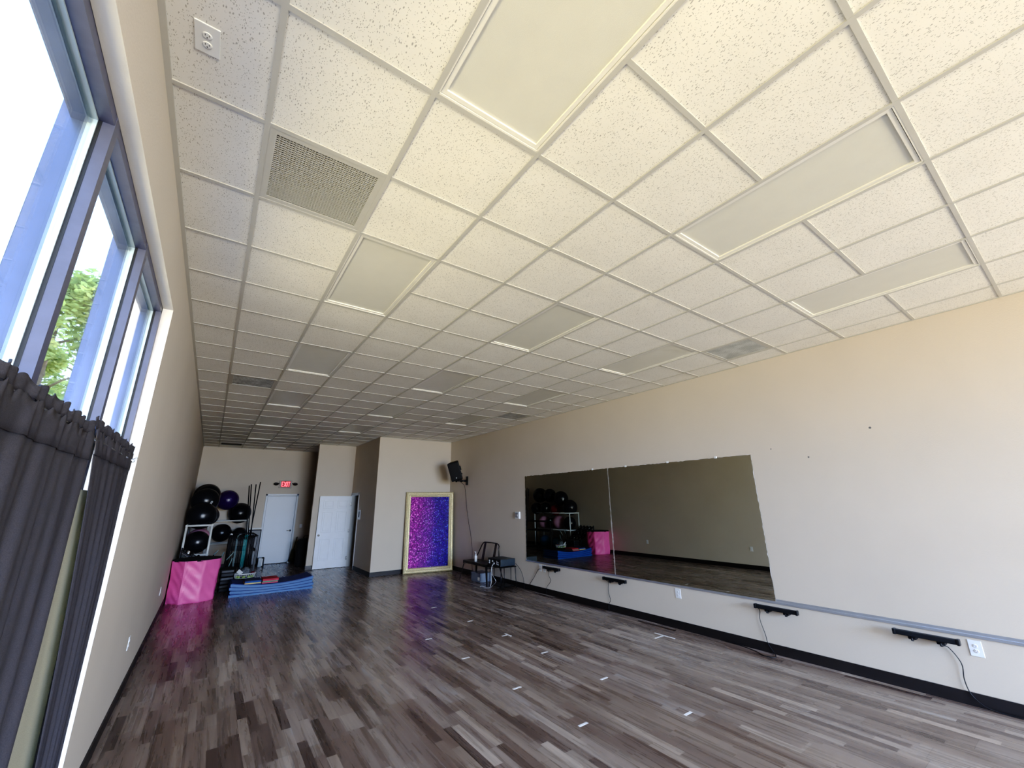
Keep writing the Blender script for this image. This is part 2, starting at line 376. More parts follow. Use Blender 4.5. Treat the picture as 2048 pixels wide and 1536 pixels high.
# end wall, side wall with door opening, alcove wall
struct(MB().box(XS+0.12, XR, YE, YE+0.12, 0, H+0.2).build('wall_end', M['wall']))
w = MB(); w.box(XS, XS+0.12, YE, 11.66, 0, H+0.2).box(XS, XS+0.12, 11.66, 12.40, 2.09, H+0.2).box(XS, XS+0.12, 12.40, YA+0.12, 0, H+0.2)
struct(w.build('wall_side', M['wall']))
struct(MB().box(XA, XS, YA, YA+0.12, 0, H+0.2).build('wall_alcove', M['wall']))
struct(MB().box(XS+0.12, XR, YA, YA+0.12, 0, H+0.2).build('wall_closet', M['wall']))
# wall behind the camera: storefront opening
w = MB(); w.box(0, 0.5, YF-0.16, YF, 0, H+0.2).box(5.9, XR, YF-0.16, YF, 0, H+0.2).box(0.5, 5.9, YF-0.16, YF, 3.0, H+0.2)
struct(w.build('wall_front', M['wall']))
struct(MB().box(-0.3, XR+0.3, YF-0.3, YB+0.3, H+0.2, H+0.3).build('light_block_slab', M['wall']))  # unseen slab added above the tiles to block light

# baseboards
bh, bt = 0.108, 0.012
def bb(name, segs):
    m = MB()
    for s in segs: m.box(*s, 0, bh)
    return struct(m.build(name, M['base']))
bb('baseboard_left', [(0, bt, WY, YB)])
bb('baseboard_right', [(XR-bt, XR, YF, YE)])
bb('baseboard_back', [(0, 1.90, YB-bt, YB), (2.865, XR, YB-bt, YB)])
bb('baseboard_end', [(XS, XR, YE-bt, YE), (XS-bt, XS, YE-bt, 11.60)])
bb('baseboard_alcove', [(XA-bt, XS, YA-bt, YA), (XA-bt, XA, YA, YA+0.12)])

# ---- ceiling: tiles minus the cells taken by fixtures and vents
fix = [(2, v) for v in (-2, 2, 6, 10, 14, 18)]+[(5, v) for v in (-2, 2, 6, 10, 14)]+[(8, v) for v in (-2, 2, 6, 10)]+[(3, 21.9)]
fix_cells = set()
for u, v in fix:
    if v == 21.9: continue
    fix_cells |= {(u, v), (u, v+1)}
vents = [(1, 1), (1, 9), (9, 1), (9, 9), (1, 22)]
vent_cells = set(vents)
lastfix = {(3, 21), (3, 22)}
m = MB()
for u in range(0, 11):
    for v in range(-14, 25):
        if (u, v) in fix_cells or (u, v) in vent_cells or (u, v) in lastfix: continue
        x0, x1 = max(gu(u), -0.02), min(gu(u+1), XR+0.02); y0, y1 = max(gv(v), YF-0.02), min(gv(v+1), YB+0.02)
        if x1 > x0 and y1 > y0:
            m.box(x0, x1, y0, y1, H+0.004, H+0.02)
# last strip beside the right wall
struct(m.build('ceiling', M['tile']))
m = MB(); g = 0.012
for u in range(1, 11):
    m.box(gu(u)-g, gu(u)+g, YF, YB, H-0.003, H+0.006)
for v in range(-13, 24):
    for u in range(0, 11):
        if (u, v) in fix_cells and (u, v-1) in fix_cells and not (v % 4 == 2 or v == -2): continue
        if (u, v) == (3, 22): continue
        x0, x1 = max(gu(u)+g, 0), min(gu(u+1)-g, XR)
        m.box(x0, x1, gv(v)-g, gv(v)+g, H-0.002, H+0.005)
m.box(0, 0.024, YF, YB, H-0.004, H+0.004).box(XR-0.022, XR, YF, YE, H-0.004, H+0.004)
m.box(XS, XR, YE-0.022, YE, H-0.004, H+0.004).box(0, XR, YB-0.022, YB, H-0.004, H+0.004)
struct(m.build('ceiling_grid', M['grid']))

# ---- ceiling fixtures
def make_fixture(u, v):
    W, L = T-2*g, 2*T-2*g
    o = empty('ceiling_light', (gu(u)+g, gv(v)+g, H))
    f = MB()
    # pan sides
    f.box(0, 0.008, 0, L, -0.001, 0.05).box(W-0.008, W, 0, L, -0.001, 0.05).box(0, W, 0, 0.008, -0.001, 0.05).box(0, W, L-0.008, L, -0.001, 0.05)
    f.box(0, W, 0, L, 0.05, 0.055)
    # inner door frame, a small step above the pan edge
    a, b, z0, z1 = 0.011, 0.032, 0.004, 0.03
    f.box(a, b, a, L-a, z0, z1).box(W-b, W-a, a, L-a, z0, z1).box(b, W-b, a, b, z0, z1).box(b, W-b, L-b, L-a, z0, z1)
    f.build('frame', M['lframe'], o)
    MB().box(b, W-b, b, L-b, 0.014, 0.018).build('diffuser', M['lens'], o)
    return o
words = {(2, -2): 'large unlit ceiling light cut off by the top edge of the photo',
 (2, 2): 'unlit cream ceiling light touching a corner of the dark egg-crate grille',
 (2, 6): 'unlit ceiling light, second beyond the egg-crate grille along the window side',
 (2, 10): 'unlit grey ceiling light just beyond the speckled square diffuser near the window wall',
 (2, 14): 'dark unlit ceiling light with a bright rim facing the room, above the exercise balls',
 (2, 18): 'faint dark ceiling light with a thin pale rim near the exit end, window side',
 (5, -2): 'long unlit ceiling light nearest the camera in the middle row',
 (5, 2): 'unlit greenish-grey ceiling light, second from the camera in the middle row',
 (5, 6): 'third unlit ceiling light of the middle row, in mid room',
 (5, 10): 'small unlit ceiling light, fourth of the middle row',
 (5, 14): 'last unlit ceiling light of the middle row, near the purple sequin frame wall',
 (8, -2): 'unlit ceiling light nearest the camera in the row along the tan wall',
 (8, 2): 'unlit ceiling light beside the perforated return panel above the tan wall',
 (8, 6): 'third unlit ceiling light in the row along the mirrored wall',
 (8, 10): 'farthest unlit ceiling light in the row along the mirrored wall, near the white diffuser'}
fx0 = None
for (u, v) in fix:
    if v == 21.9: v_ = 21
    else: v_ = v
    if fx0 is None: fx0 = o = make_fixture(u, v_)
    else: o = dup(fx0, (gu(u)+g, gv(v_)+g, H))
    tag(o, words.get((u, v), 'ceiling light above the grey exit door with a bright glinting rim'), 'ceiling light', 'recessed ceiling lights')

# ---- ceiling vents
def vent_base(u, v, name, label, cat='vent'):
    o = empty(name, (gu(u)+g, gv(v)+g, H)); W = T-2*g
    b = 0.034
    MB().box(0, W, 0, b, 0, 0.012).box(0, W, W-b, W, 0, 0.012).box(0, b, b, W-b, 0, 0.012).box(W-b, W, b, W-b, 0, 0.012).build('frame', M['grid'], o)
    tag(o, label, cat); return o, W, b
o, W, b = vent_base(1, 1, 'return_air_grille', 'square egg-crate return air grille in the ceiling near the windows')
e = MB(); n = 34; st = (W-2*b)/n
for i in range(1, n):
    e.box(b+i*st-0.0016, b+i*st+0.0016, b, W-b, 0.002, 0.016); e.box(b, W-b, b+i*st-0.0016, b+i*st+0.0016, 0.002, 0.016)
e.build('grille', M['grid'], o); MB().box(b, W-b, b, W-b, 0.05, 0.055).build('backing', M['slot'], o)
for (u, v), nm, lb in (((1, 9), 'supply_diffuser', 'mottled grey square air diffuser in the shadowed ceiling along the window wall'),
                   ((9, 1), 'return_air_register', 'pale perforated square panel in the ceiling beside the tan wall'),
                   ((9, 9), 'supply_diffuser', 'small white square air diffuser in the ceiling above the wall speaker and mirror'),
                   ((1, 22), 'supply_diffuser', 'dark air diffuser in the ceiling at the far end by the back wall')):
    o, W, b = vent_base(u, v, nm, lb)
    MB().box(b, W-b, b, W-b, 0.004, 0.008).build('face', M['slot'] if v == 22 else M['perf'], o)

# ---- windows
def window(name, axis, a0, a1, z0, z1, muls, transoms, place):
    """storefront frame built in (along, depth, z) and placed by a function"""
    o = struct(empty(name))
    def bx(m, s0, s1, d0, d1, q0, q1):
        x0, y0 = place(s0, d0); x1, y1 = place(s1, d1)
        m.box(min(x0, x1), max(x0, x1), min(y0, y1), max(y0, y1), q0, q1)
    f = MB(); hw = 0.025
    f_in, f_gl, f_out = 0.0, 0.055, 0.11
    bx(f, a0, a1, f_in, f_gl, z1-0.045, z1); bx(f, a0, a1, f_in, f_gl, z0, z0+0.05)
    for t in transoms: bx(f, a0, a1, f_in, f_gl, t-0.03, t+0.03)
    for s in muls: bx(f, s-hw, s+hw, f_in-0.002, f_gl, z0, z1)
    bx(f, a0, a0+0.035, f_in, f_gl, z0, z1); bx(f, a1-0.035, a1, f_in, f_gl, z0, z1)
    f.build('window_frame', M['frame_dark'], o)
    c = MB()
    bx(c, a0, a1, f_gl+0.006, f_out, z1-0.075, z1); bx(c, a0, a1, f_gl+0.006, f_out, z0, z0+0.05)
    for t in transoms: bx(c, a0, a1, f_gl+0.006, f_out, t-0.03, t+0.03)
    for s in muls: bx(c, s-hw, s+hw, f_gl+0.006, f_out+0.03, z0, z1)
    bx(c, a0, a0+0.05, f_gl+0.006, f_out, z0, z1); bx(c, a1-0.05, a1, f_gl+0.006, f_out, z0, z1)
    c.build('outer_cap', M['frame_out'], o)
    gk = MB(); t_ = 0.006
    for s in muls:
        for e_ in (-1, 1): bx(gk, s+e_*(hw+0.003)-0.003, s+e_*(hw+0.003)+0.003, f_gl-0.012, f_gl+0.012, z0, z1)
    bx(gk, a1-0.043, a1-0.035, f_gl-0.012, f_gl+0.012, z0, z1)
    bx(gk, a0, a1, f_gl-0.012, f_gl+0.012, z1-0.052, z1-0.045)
    gk.build('glazing_bead', M['tone_strip'], o)
    dk = MB()  # black strip added to darken the recessed rear of each mullion
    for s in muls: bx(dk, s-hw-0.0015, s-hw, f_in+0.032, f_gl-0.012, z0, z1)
    bx(dk, a1-0.0365, a1-0.035, f_in+0.03, f_gl-0.012, z0, z1); dk.build('tone_strip', M['black'], o)
    ed = [a0]+list(muls)+[a1]; zz = [z0]+list(transoms)+[z1]
    for i in range(len(ed)-1):
        for j in range(len(zz)-1):
            p = MB(); bx(p, ed[i]+0.02, ed[i+1]-0.02, f_gl, f_gl+0.004, zz[j]+0.02, zz[j+1]-0.02); p.build('pane', M['glass'], o)
    return o
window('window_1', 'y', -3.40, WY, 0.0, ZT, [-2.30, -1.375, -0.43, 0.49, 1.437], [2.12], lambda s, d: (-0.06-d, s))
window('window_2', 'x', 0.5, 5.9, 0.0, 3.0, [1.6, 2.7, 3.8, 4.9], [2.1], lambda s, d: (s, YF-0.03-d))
# plaster returns of the window opening
struct(MB().box(-0.059, 0.0005, WY-0.003, WY, 0, ZT-0.003).box(-0.059, 0.0005, -3.40, WY, ZT-0.003, ZT).build('trim_1', M['jamb']))

# outside: shaded walk along the building and trees
struct(MB().box(-2.5, -0.17, -8, 26, -0.25, -0.15).build('sidewalk', M['pave']))
struct(MB().box(-18, -2.9, 12, 26, -0.4, -0.16).build('lawn', simple('grass', (0.08, 0.14, 0.03, 1), 0.9, var=0.4, scale=20)))

def tree(x, y, h, cr, n, label, seed):
    rnd = random.Random(seed)
    o = empty('broadleaf_tree', (x, y, -0.16)); tag(o, label, 'tree', 'trees outside the window')
    t = MB(); t.tube([(0, 0, 0), (0.05, 0.05, h*0.3), (-0.08, 0.1, h*0.6), (0, 0, h*0.85)], 0.1, 8, radii=[0.17, 0.13, 0.09, 0.03])
    for k in range(9):
        a = k*2.4; z = h*(0.3+0.06*k); r = cr*(0.8-0.05*k)
        t.tube([(0, 0.05, z), (math.cos(a)*r*0.5, math.sin(a)*r*0.5, z+r*0.3), (math.cos(a)*r, math.sin(a)*r, z+r*0.45)], 0.04, 5, radii=[0.05, 0.03, 0.012])
    t.build('trunk', M['bark'], o)
    f = bmesh.new()
    clumps = []
    for k in range(46):
        a = rnd.uniform(0, 2*PI); zz = rnd.uniform(-1, 1); rr = cr*rnd.uniform(0.35, 0.95)*math.sqrt(max(0.05, 1-zz*zz*0.8))
        clumps.append((math.cos(a)*rr, math.sin(a)*rr, h*0.52+zz*h*0.45, cr*rnd.uniform(0.22, 0.38)))
    for i in range(n):
        c = clumps[rnd.randrange(len(clumps))]
        d = Vector((rnd.gauss(0, 1), rnd.gauss(0, 1), rnd.gauss(0, 1))).normalized()*c[3]*rnd.uniform(0.5, 1.05)
        p = Vector(c[:3])+d; s = rnd.uniform(0.06, 0.115)
        q = Vector((rnd.gauss(0, 1), rnd.gauss(0, 1), rnd.gauss(0, 0.5))).normalized(); q2 = q.cross(Vector((rnd.gauss(0, 1), rnd.gauss(0, 1), rnd.gauss(0, 1)))).normalized()
        vs = [f.verts.new(p+q*s*1.5), f.verts.new(p+q2*s*0.6), f.verts.new(p-q*s*1.5), f.verts.new(p-q2*s*0.6)]
        f.faces.new(vs)
    me = bpy.data.meshes.new('foliage'); f.to_mesh(me); f.free(); me.materials.append(M['leaf'])
    fo = bpy.data.objects.new('foliage', me); C.objects.link(fo); fo.parent = o
tree(-4.45, 17.0, 9.0, 2.35, 26000, 'leafy green tree seen through the pane beside the curtain end', 3)
tree(-7.9, 19.3, 9.3, 2.4, 18000, 'taller leafy green tree at the left, seen low in the first pane', 5)
tree(-5.2, 24.5, 10.4, 2.4, 8000, 'bushy green tree farther off behind the nearest one outside', 8)

# ---- curtains and rod
def drape(name, y0t, y1t, y0b, y1b, ztop, zbot, xoff, amp, waves, mat, label, seed, ruffle=True, n=320, bend=1.0):
    rnd = random.Random(seed); ph = [rnd.uniform(0, 6) for _ in range(4)]
    o = empty(name, (0, 0, 0)); tag(o, label, 'curtain', 'curtains')
    def panel(z0, z1, rows, extra, front, nm):
        bm = bmesh.new(); grid = []
        for j in range(rows+1):
            t = j/rows; z = z0+(z1-z0)*t; fr = (ztop-z)/(ztop-zbot); row = []
            for i in range(n+1):
                s = i/n
                ya = y0t+(y0b-y0t)*max(0, fr)**bend; yb_ = y1t+(y1b-y1t)*fr; y = ya+(yb_-ya)*s
                a = amp*(0.30+0.70*min(1, max(0, fr)*2.5))
                x = xoff+front+a*(math.sin(2*PI*waves*s+ph[0]+0.6*math.sin(3*fr+ph[1]))+0.45*math.sin(2*PI*waves*2.3*s+ph[2]+fr))/1.45
                if extra: x += extra*math.sin(2*PI*waves*3.1*s+ph[3])*(0.4+t); z_ = z+(0.007*math.sin(2*PI*waves*1.9*s+ph[2])+0.004*math.sin(2*PI*waves*4.3*s+ph[0]))*t
                else: z_ = z
                row.append(bm.verts.new((x, y, z_)))
            grid.append(row)
        for j in range(rows):
            for i in range(n):
                f = bm.faces.new((grid[j][i], grid[j][i+1], grid[j+1][i+1], grid[j+1][i])); f.smooth = True
        me = bpy.data.meshes.new(nm); bm.to_mesh(me); bm.free(); me.materials.append(mat)
        q = bpy.data.objects.new(nm, me); C.objects.link(q); q.parent = o
        sd = q.modifiers.new('thick', 'SOLIDIFY'); sd.thickness = 0.003
    panel(ztop-0.135, zbot, 30, 0, 0, 'fabric')
    if ruffle:
        panel(ztop-0.14, ztop-0.035, 3, 0.0015, 0.006, 'rod_pocket')
        panel(ztop-0.035, ztop+0.012, 3, 0.004, 0.002, 'ruffle')
    return o
ZC = 2.15
drape('curtain', 1.14, 2.33, 1.86, 2.34, ZC+0.005, 0.03, -0.022, 0.016, 5, M['curtain'], 'charcoal curtain panel at the far end of the window, next to the bright jamb', 2, bend=0.6)
drape('curtain', -0.62, 1.13, -0.62, 1.15, ZC-0.03, 0.03, -0.016, 0.020, 7, M['curtain'], 'wide charcoal curtain panel at the left edge of the photo', 4)
drape('curtain', -3.3, -0.60, -3.3, -0.58, ZC-0.03, 0.03, -0.020, 0.018, 12, M['curtain'], 'charcoal curtain panel beside and behind the camera position', 6)
drape('lining_curtain', 1.04, 1.60, 1.06, 2.28, ZC-0.15, 0.03, -0.052, 0.003, 2, M['lining'], 'pale beige lining strip showing in the gap between two charcoal curtains', 9, ruffle=False, n=40)
r = empty('curtain_rod'); tag(r, 'thin metal tension rod holding the charcoal curtains in the window opening', 'curtain rod')
MB().tube([(-0.021, -3.38, 2.075), (-0.021, 2.36, 2.082)], 0.006, 8).build('rod', M['chrome'], r)
MB().tube([(-0.021, 2.335, 2.082), (-0.021, 2.369, 2.082)], 0.013, 10).tube([(-0.021, 2.35, 2.09), (0.0, 2.35, 2.105), (0.006, 2.35, 2.095)], 0.003, 6).build('end_bracket', M['chrome'], r)

# ================================================================== doors
# back door
d = struct(empty('door_1', (0, YB, 0)))
MB().rbox(1.956, 2.806, -0.012, 0.035, 0.012, 2.09, 0.003, 1).build('door_leaf', M['door_grey'], d)
f = MB(); f.rbox(1.898, 1.952, -0.03, 0.10, 0, 2.16, 0.006, 2).rbox(2.811, 2.866, -0.03, 0.10, 0, 2.16, 0.006, 2).rbox(1.898, 2.866, -0.03, 0.10, 2.098, 2.16, 0.006, 2)
f.build('door_frame', M['door_grey'], d)
h = MB(); h.lathe([(0.001, 0), (0.034, 0.001), (0.034, 0.012), (0.012, 0.02), (0.010, 0.055), (0.001, 0.056)], 16, Matrix.Translation((2.735, -0.012, 0.99)) @ Matrix.Rotation(PI/2, 4, 'X'))
h.tube([(2.735, -0.062, 0.99), (2.70, -0.066, 0.99), (2.635, -0.055, 0.985)], 0.011, 8); h.build('door_handle', M['chrome'], d)
# open six panel door in front of the alcove wall
d = struct(empty('door_2', (XS-0.012, 12.385, 0), math.radians(0)))
W2, H2 = 0.925, 2.045
L = MB(); L.box(-W2, 0, -0.035, 0.0, 0.012, H2)
cols = [(-W2+0.115, -W2/2-0.055), (-W2/2+0.055, -0.115)]
rows = [(0.23, 0.83), (1.00, 1.60), (1.69, 1.92)]
for (x0, x1) in cols:
    for (z0, z1) in rows:
        fr = 0.022
        for (a, b, c_, e_) in ((x0, x1, z0, z0+fr), (x0, x1, z1-fr, z1), (x0, x0+fr, z0+fr, z1-fr), (x1-fr, x1, z0+fr, z1-fr)):
            L.rbox(a, b, -0.043, -0.034, c_, e_, 0.004, 1)
        L.rbox(x0+0.05, x1-0.05, -0.042, -0.034, z0+0.05, z1-0.05, 0.006, 1)
L.build('door_leaf', M['door_white'], d)
k = MB(); k.lathe([(0.001, 0), (0.03, 0.001), (0.03, 0.008), (0.011, 0.015), (0.011, 0.035), (0.026, 0.045), (0.028, 0.06), (0.018, 0.072), (0.001, 0.074)], 16, Matrix.Translation((-W2+0.065, -0.035, 0.93)) @ Matrix.Rotation(PI/2, 4, 'X'))
k.build('door_knob', M['chrome'], d)
for z in (0.25, 1.02, 1.80):
    MB().tube([(-0.008, -0.042, z-0.045), (-0.008, -0.042, z+0.045)], 0.008, 8).box(-0.04, -0.004, -0.0365, -0.034, z-0.045, z+0.045).build('hinge', M['chrome'], d)
fr = MB(); fr.box(0.0, 0.016, -0.785, -0.735, 0, 2.13).box(0.0, 0.016, -0.785, 0.05, 2.075, 2.135).box(0.0, 0.016, -0.02, 0.05, 0, 2.13)
fr.box(0.013, 0.14, -0.735, -0.722, 0, 2.09).box(0.013, 0.14, 0.0, 0.014, 0, 2.09).box(0.013, 0.14, -0.735, 0.014, 2.062, 2.089)
fr.build('door_frame', M['trimwhite'], d)

# ================================================================== wall fittings
def outlet(name, label, loc, rot, w=0.088, h=0.13, group='wall outlets'):
    """built facing +z in the x (width) / y (height) plane"""
    o = empty(name, loc); o.rotation_euler = rot; tag(o, label, 'outlet', group)
    MB().rbox(-w/2, w/2, -h/2, h/2, 0, 0.006, 0.0025, 2).build('cover_plate', M['white_plastic'], o)
    for s in (-1, 1):
        r = MB(); r.lathe([(0.0165, 0.004), (0.0165, 0.009), (0.014, 0.0098)], 20, Matrix.Translation((0, s*0.021, 0)) @ Matrix.Diagonal((1, 0.85, 1, 1)))
        ro = r.build('receptacle', M['white_plastic'], o)
        sl = MB(); sl.box(-0.0075, -0.0055, s*0.021-0.001, s*0.021+0.008, 0.0093, 0.0102).box(0.0055, 0.0075, s*0.021-0.001, s*0.021+0.007, 0.0093, 0.0102)
        sl.lathe([(0.0025, 0.0093), (0.0025, 0.0102)], 10, Matrix.Translation((0, s*0.021-0.007, 0)))
        sl.build('slots', M['slot'], ro)
    return o
RW = (PI/2, 0, -PI/2)   # faces -x
LW = (PI/2, 0, PI/2)    # faces +x
outlet('power_outlet', 'white power outlet on the ceiling tile beside the windows', (0.152, 0.316, H+0.004), (PI, 0, 0), 0.086, 0.134, None)
for (y, lb) in ((5.826, 'white wall outlet with a black plug, left one of the pair under the mirror'), (5.697, 'white wall outlet touching the first black light bar under the mirror'), (2.63, 'white wall outlet alone below the large mirror'), (-0.355, 'big white wall plate near the last black bar, right edge of photo')):
    outlet('wall_outlet', lb, (XR, y, 0.474), RW)
outlet('wall_outlet', 'white outlet on the bare window-side wall, nearest the curtain', (0, 4.52, 0.51), LW, 0.075, 0.12)
outlet('wall_outlet', 'white outlet on the window-side wall, close to the pink drum', (0, 7.87, 0.48), LW, 0.075, 0.12)
s = empty('light_switch', (3.05, YB, 1.12)); tag(s, 'dim light switch beside the grey exit door', 'light switch')
MB().rbox(-0.04, 0.04, -0.006, 0, -0.06, 0.06, 0.002, 1).build('cover_plate', M['white_plastic'], s); MB().box(-0.006, 0.006, -0.014, -0.005, -0.012, 0.012).build('toggle', M['white_plastic'], s)
# plate on the side wall by the open door
s = empty('wall_sign', (XS, 11.44, 1.50)); tag(s, 'small grey plate on the dark side wall beside the open white door', 'sign')
MB().rbox(-0.012, 0, -0.12, 0.12, -0.13, 0.13, 0.004, 1).build('plate', M['alu'], s); MB().box(-0.014, -0.012, -0.06, 0.06, -0.07, 0.09).build('inset', M['greyboard'], s)
# thermostat box on right wall
s = empty('thermostat', (XR, 6.585, 1.505)); tag(s, 'small thermostat under a clear grey cover beside the mirror', 'thermostat')
MB().rbox(-0.035, 0, -0.085, 0.085, -0.078, 0.078, 0.008, 2).build('cover', M['white_plastic'], s)
MB().rbox(-0.045, -0.034, -0.055, 0.055, -0.05, 0.055, 0.008, 2).build('display_window', simple('grey_plastic', (0.30, 0.31, 0.33, 1), 0.3), s)
MB().rbox(-0.052, -0.044, -0.035, 0.035, -0.02, 0.03, 0.006, 2).build('dial', M['chrome'], s)

# exit sign with emergency lamp heads
s = empty('exit_sign', (2.42, YB, 2.475)); tag(s, 'red lit EXIT sign with two lamp heads over the grey door', 'exit sign')
MB().rbox(-0.19, 0.19, -0.055, 0, -0.125, 0.125, 0.012, 2).build('housing', simple('beige_housing', (0.40, 0.36, 0.32, 1), 0.5), s)
MB().box(-0.145, 0.145, -0.060, -0.054, -0.10, 0.10).build('face_plate', emit('exit_face', (0.22, 0.012, 0.015, 1), 0.25), s)
t = MB(); y0, y1 = -0.066, -0.060
def st(x0, x1, z0, z1): t.box(x0, x1, y0, y1, z0, z1)
def dg(xa, za, xb, zb, wd=0.013):
    a, b = Vector((xa, 0, za)), Vector((xb, 0, zb)); q = (b-a).normalized(); n_ = Vector((-q.z, 0, q.x))*wd
    vs = []
    for y in (y0, y1): vs.append([t.bm.verts.new((p.x, y, p.z)) for p in (a+n_, a-n_, b-n_, b+n_)])
    t.bm.faces.new(vs[0]); t.bm.faces.new(vs[1][::-1])
    for i in range(4): t.bm.faces.new((vs[0][i], vs[1][i], vs[1][(i+1) % 4], vs[0][(i+1) % 4]))
st(-0.125, -0.103, -0.08, 0.08); st(-0.103, -0.066, 0.058, 0.08); st(-0.103, -0.072, -0.011, 0.011); st(-0.103, -0.066, -0.08, -0.058)
dg(-0.046, 0.078, 0.022, -0.078); dg(-0.046, -0.078, 0.022, 0.078)
st(0.035, 0.058, -0.08, 0.08); st(0.066, 0.132, 0.058, 0.08); st(0.088, 0.110, -0.08, 0.058)
t.build('lettering', M['exit_red'], s)
for sx in (-1, 1):
    hd = MB(); hd.tube([(sx*0.19, -0.03, 0.02), (sx*0.23, -0.035, 0.025)], 0.012, 8)
    hd.lathe([(0.02, 0), (0.045, 0.015), (0.06, 0.07), (0.058, 0.085), (0.03, 0.09)], 16, Matrix.Translation((sx*0.285, -0.02, 0.03)) @ Matrix.Rotation(PI/2+0.35, 4, 'X') @ Matrix.Diagonal((1.25, 0.8, 1, 1)))
    hd.build('lamp_head', M['gunmetal'], s)

# ---- mirrors, clips, channel
ZM0, ZM1 = 0.588, 2.368
def mirror(y0, y1, label):
    o = empty('wall_mirror', (XR, 0, 0)); tag(o, label, 'mirror', 'frameless wall mirrors')
    MB().box(-0.006, -0.0005, y0+0.003, y1-0.003, ZM0, ZM1).build('mirror_glass', M['mirror'], o)
    # worn silver edge
    rnd = random.Random(int(y0*10))
    def ribbon(p0, p1, inw, w0, w1, steps):
        e = MB(); prev = None; p0, p1, inw = Vector(p0), Vector(p1), Vector(inw)
        for k in range(steps+1):
            q = p0.lerp(p1, k/steps); wd = rnd.uniform(w0, w1) if rnd.random() < 0.5 else w0
            cur = (e.bm.verts.new(q), e.bm.verts.new(q+inw*wd))
            if prev: e.bm.faces.new((prev[0], cur[0], cur[1], prev[1]))
            prev = cur
        e.build('worn_edge', M['sliver'], o)
    xx = -0.0066
    ribbon((xx, y0+0.003, ZM0), (xx, y0+0.003, ZM1), (0, 1, 0), 0.002, 0.010, 60)
    ribbon((xx, y1-0.003, ZM0), (xx, y1-0.003, ZM1), (0, -1, 0), 0.002, 0.010, 60)
    ribbon((xx, y0+0.003, ZM1), (xx, y1-0.003, ZM1), (0, 0, -1), 0.0006, 0.008, 70)
mirror(3.80, 6.30, 'frameless wall mirror reflecting the exercise balls and pink drum')
mirror(1.275, 3.795, 'frameless wall mirror reflecting only the bare wall and floor')
for y, lb in ((4.176, 'clear clip on top of the mirror that reflects the balls'), (3.384, 'clear clip on the mirror top just right of the seam'), (2.551, 'clear clip at the middle of the larger mirror top'), (1.761, 'clear clip on the mirror top nearest its right corner')):
    c_ = tag(MB().rbox(XR-0.014, XR, y-0.018, y+0.018, ZM1-0.012, ZM1+0.018, 0.003, 1).build('mirror_clip', M['white_plastic']), lb, 'clip', 'mirror clips')
m = MB(); m.box(XR-0.004, XR, -3.6, 6.31, 0.562, 0.612).box(XR-0.014, XR, -3.6, 6.31, 0.562, 0.585)
tag(m.build('mirror_channel', M['alu']), 'long aluminium channel strip running along the wall under the mirrors', 'rail')

rnd = random.Random(21)
for (y_, z_, r_, lb) in ((0.62, 2.27, 0.010, 'small dark plug mark high on the tan wall, right of the mirror'), (-0.02, 2.53, 0.012, 'small dark nail mark highest on the tan wall'), (1.02, 2.41, 0.008, 'tiny nail hole on the tan wall above the mirror corner')):
    tag(MB().lathe([(r_, 0), (r_*0.7, 0.002)], 10, Matrix.Translation((XR, y_, z_)) @ Matrix.Rotation(-PI/2, 4, 'Y')).build('wall_plug', M['greyboard']), lb, 'wall plug', 'old plugs in the wall')
# ---- light bars with cords
def bar(y0, y1, label, lean=0.0):
    ym = (y0+y1)/2; o = empty('light_bar', (XR, ym, 0.515)); tag(o, label, 'light bar', 'black light bars under the mirror'); hl = (y1-y0)/2
    MB().rbox(-0.10, -0.055, -hl, hl, -0.022, 0.022, 0.006, 2).build('housing', M['blackplastic'], o)
    for sg in (-1, 1): MB().rbox(-0.104, -0.051, sg*hl-0.012, sg*hl+0.012, -0.026, 0.026, 0.006, 2).build('end_cap', M['blackmetal'], o)
    for sg in (-0.45, 0.45):
        MB().rbox(-0.075, 0, sg*hl-0.03, sg*hl+0.03, -0.050, -0.018, 0.006, 2).tube([(-0.08, sg*hl, -0.03), (-0.085, sg*hl, -0.055), (-0.05, sg*hl, -0.062)], 0.008, 8).build('bracket', M['black'], o)
    return o
bar(5.165, 5.63, 'black light bar beside the pair of outlets under the mirror')
bar(3.54, 4.01, 'black light bar beneath the seam between the two mirrors')
bar(1.04, 1.50, 'black light bar under the right end of the mirror')
bar(-0.265, 0.18, 'large black light bar at the right edge under the metal channel')
def cord(pts, label, r=0.004, name='power_cable', mat='black', cat='cord', sub=6):
    P = [Vector(p) for p in pts]; out = []
    for i in range(len(P)-1):
        p0, p1, p2, p3 = P[max(i-1, 0)], P[i], P[i+1], P[min(i+2, len(P)-1)]
        for k in range(sub):
            t_ = k/sub
            out.append(0.5*((2*p1)+(-p0+p2)*t_+(2*p0-5*p1+4*p2-p3)*t_*t_+(-p0+3*p1-3*p2+p3)*t_**3))
    out.append(P[-1])
    return tag(MB().tube(out, r, 6).build(name, M[mat]), label, cat)
xw = XR-0.02
o = cord([(XR-0.006, 5.826, 0.455), (XR-0.05, 5.84, 0.45), (xw, 5.90, 0.42), (xw, 6.02, 0.28), (xw, 6.17, 0.13), (xw-0.005, 6.23, 0.03), (xw-0.02, 6.30, 0.006)], 'black cord plugged into the outlet and trailing down to the floor', 0.0045)
cord([(XR-0.07, 5.53, 0.46), (xw, 5.54, 0.44), (xw, 5.545, 0.36), (xw, 5.49, 0.27), (xw, 5.62, 0.14), (xw, 5.65, 0.02)], 'wavy black cord hanging from the bar beside the outlets')
cord([(XR-0.07, 3.97, 0.49), (xw, 3.965, 0.45), (xw, 3.975, 0.30), (xw, 3.94, 0.18), (xw, 3.985, 0.10), (xw, 3.99, 0.012)], 'black cord hanging from the bar beneath the mirror seam')
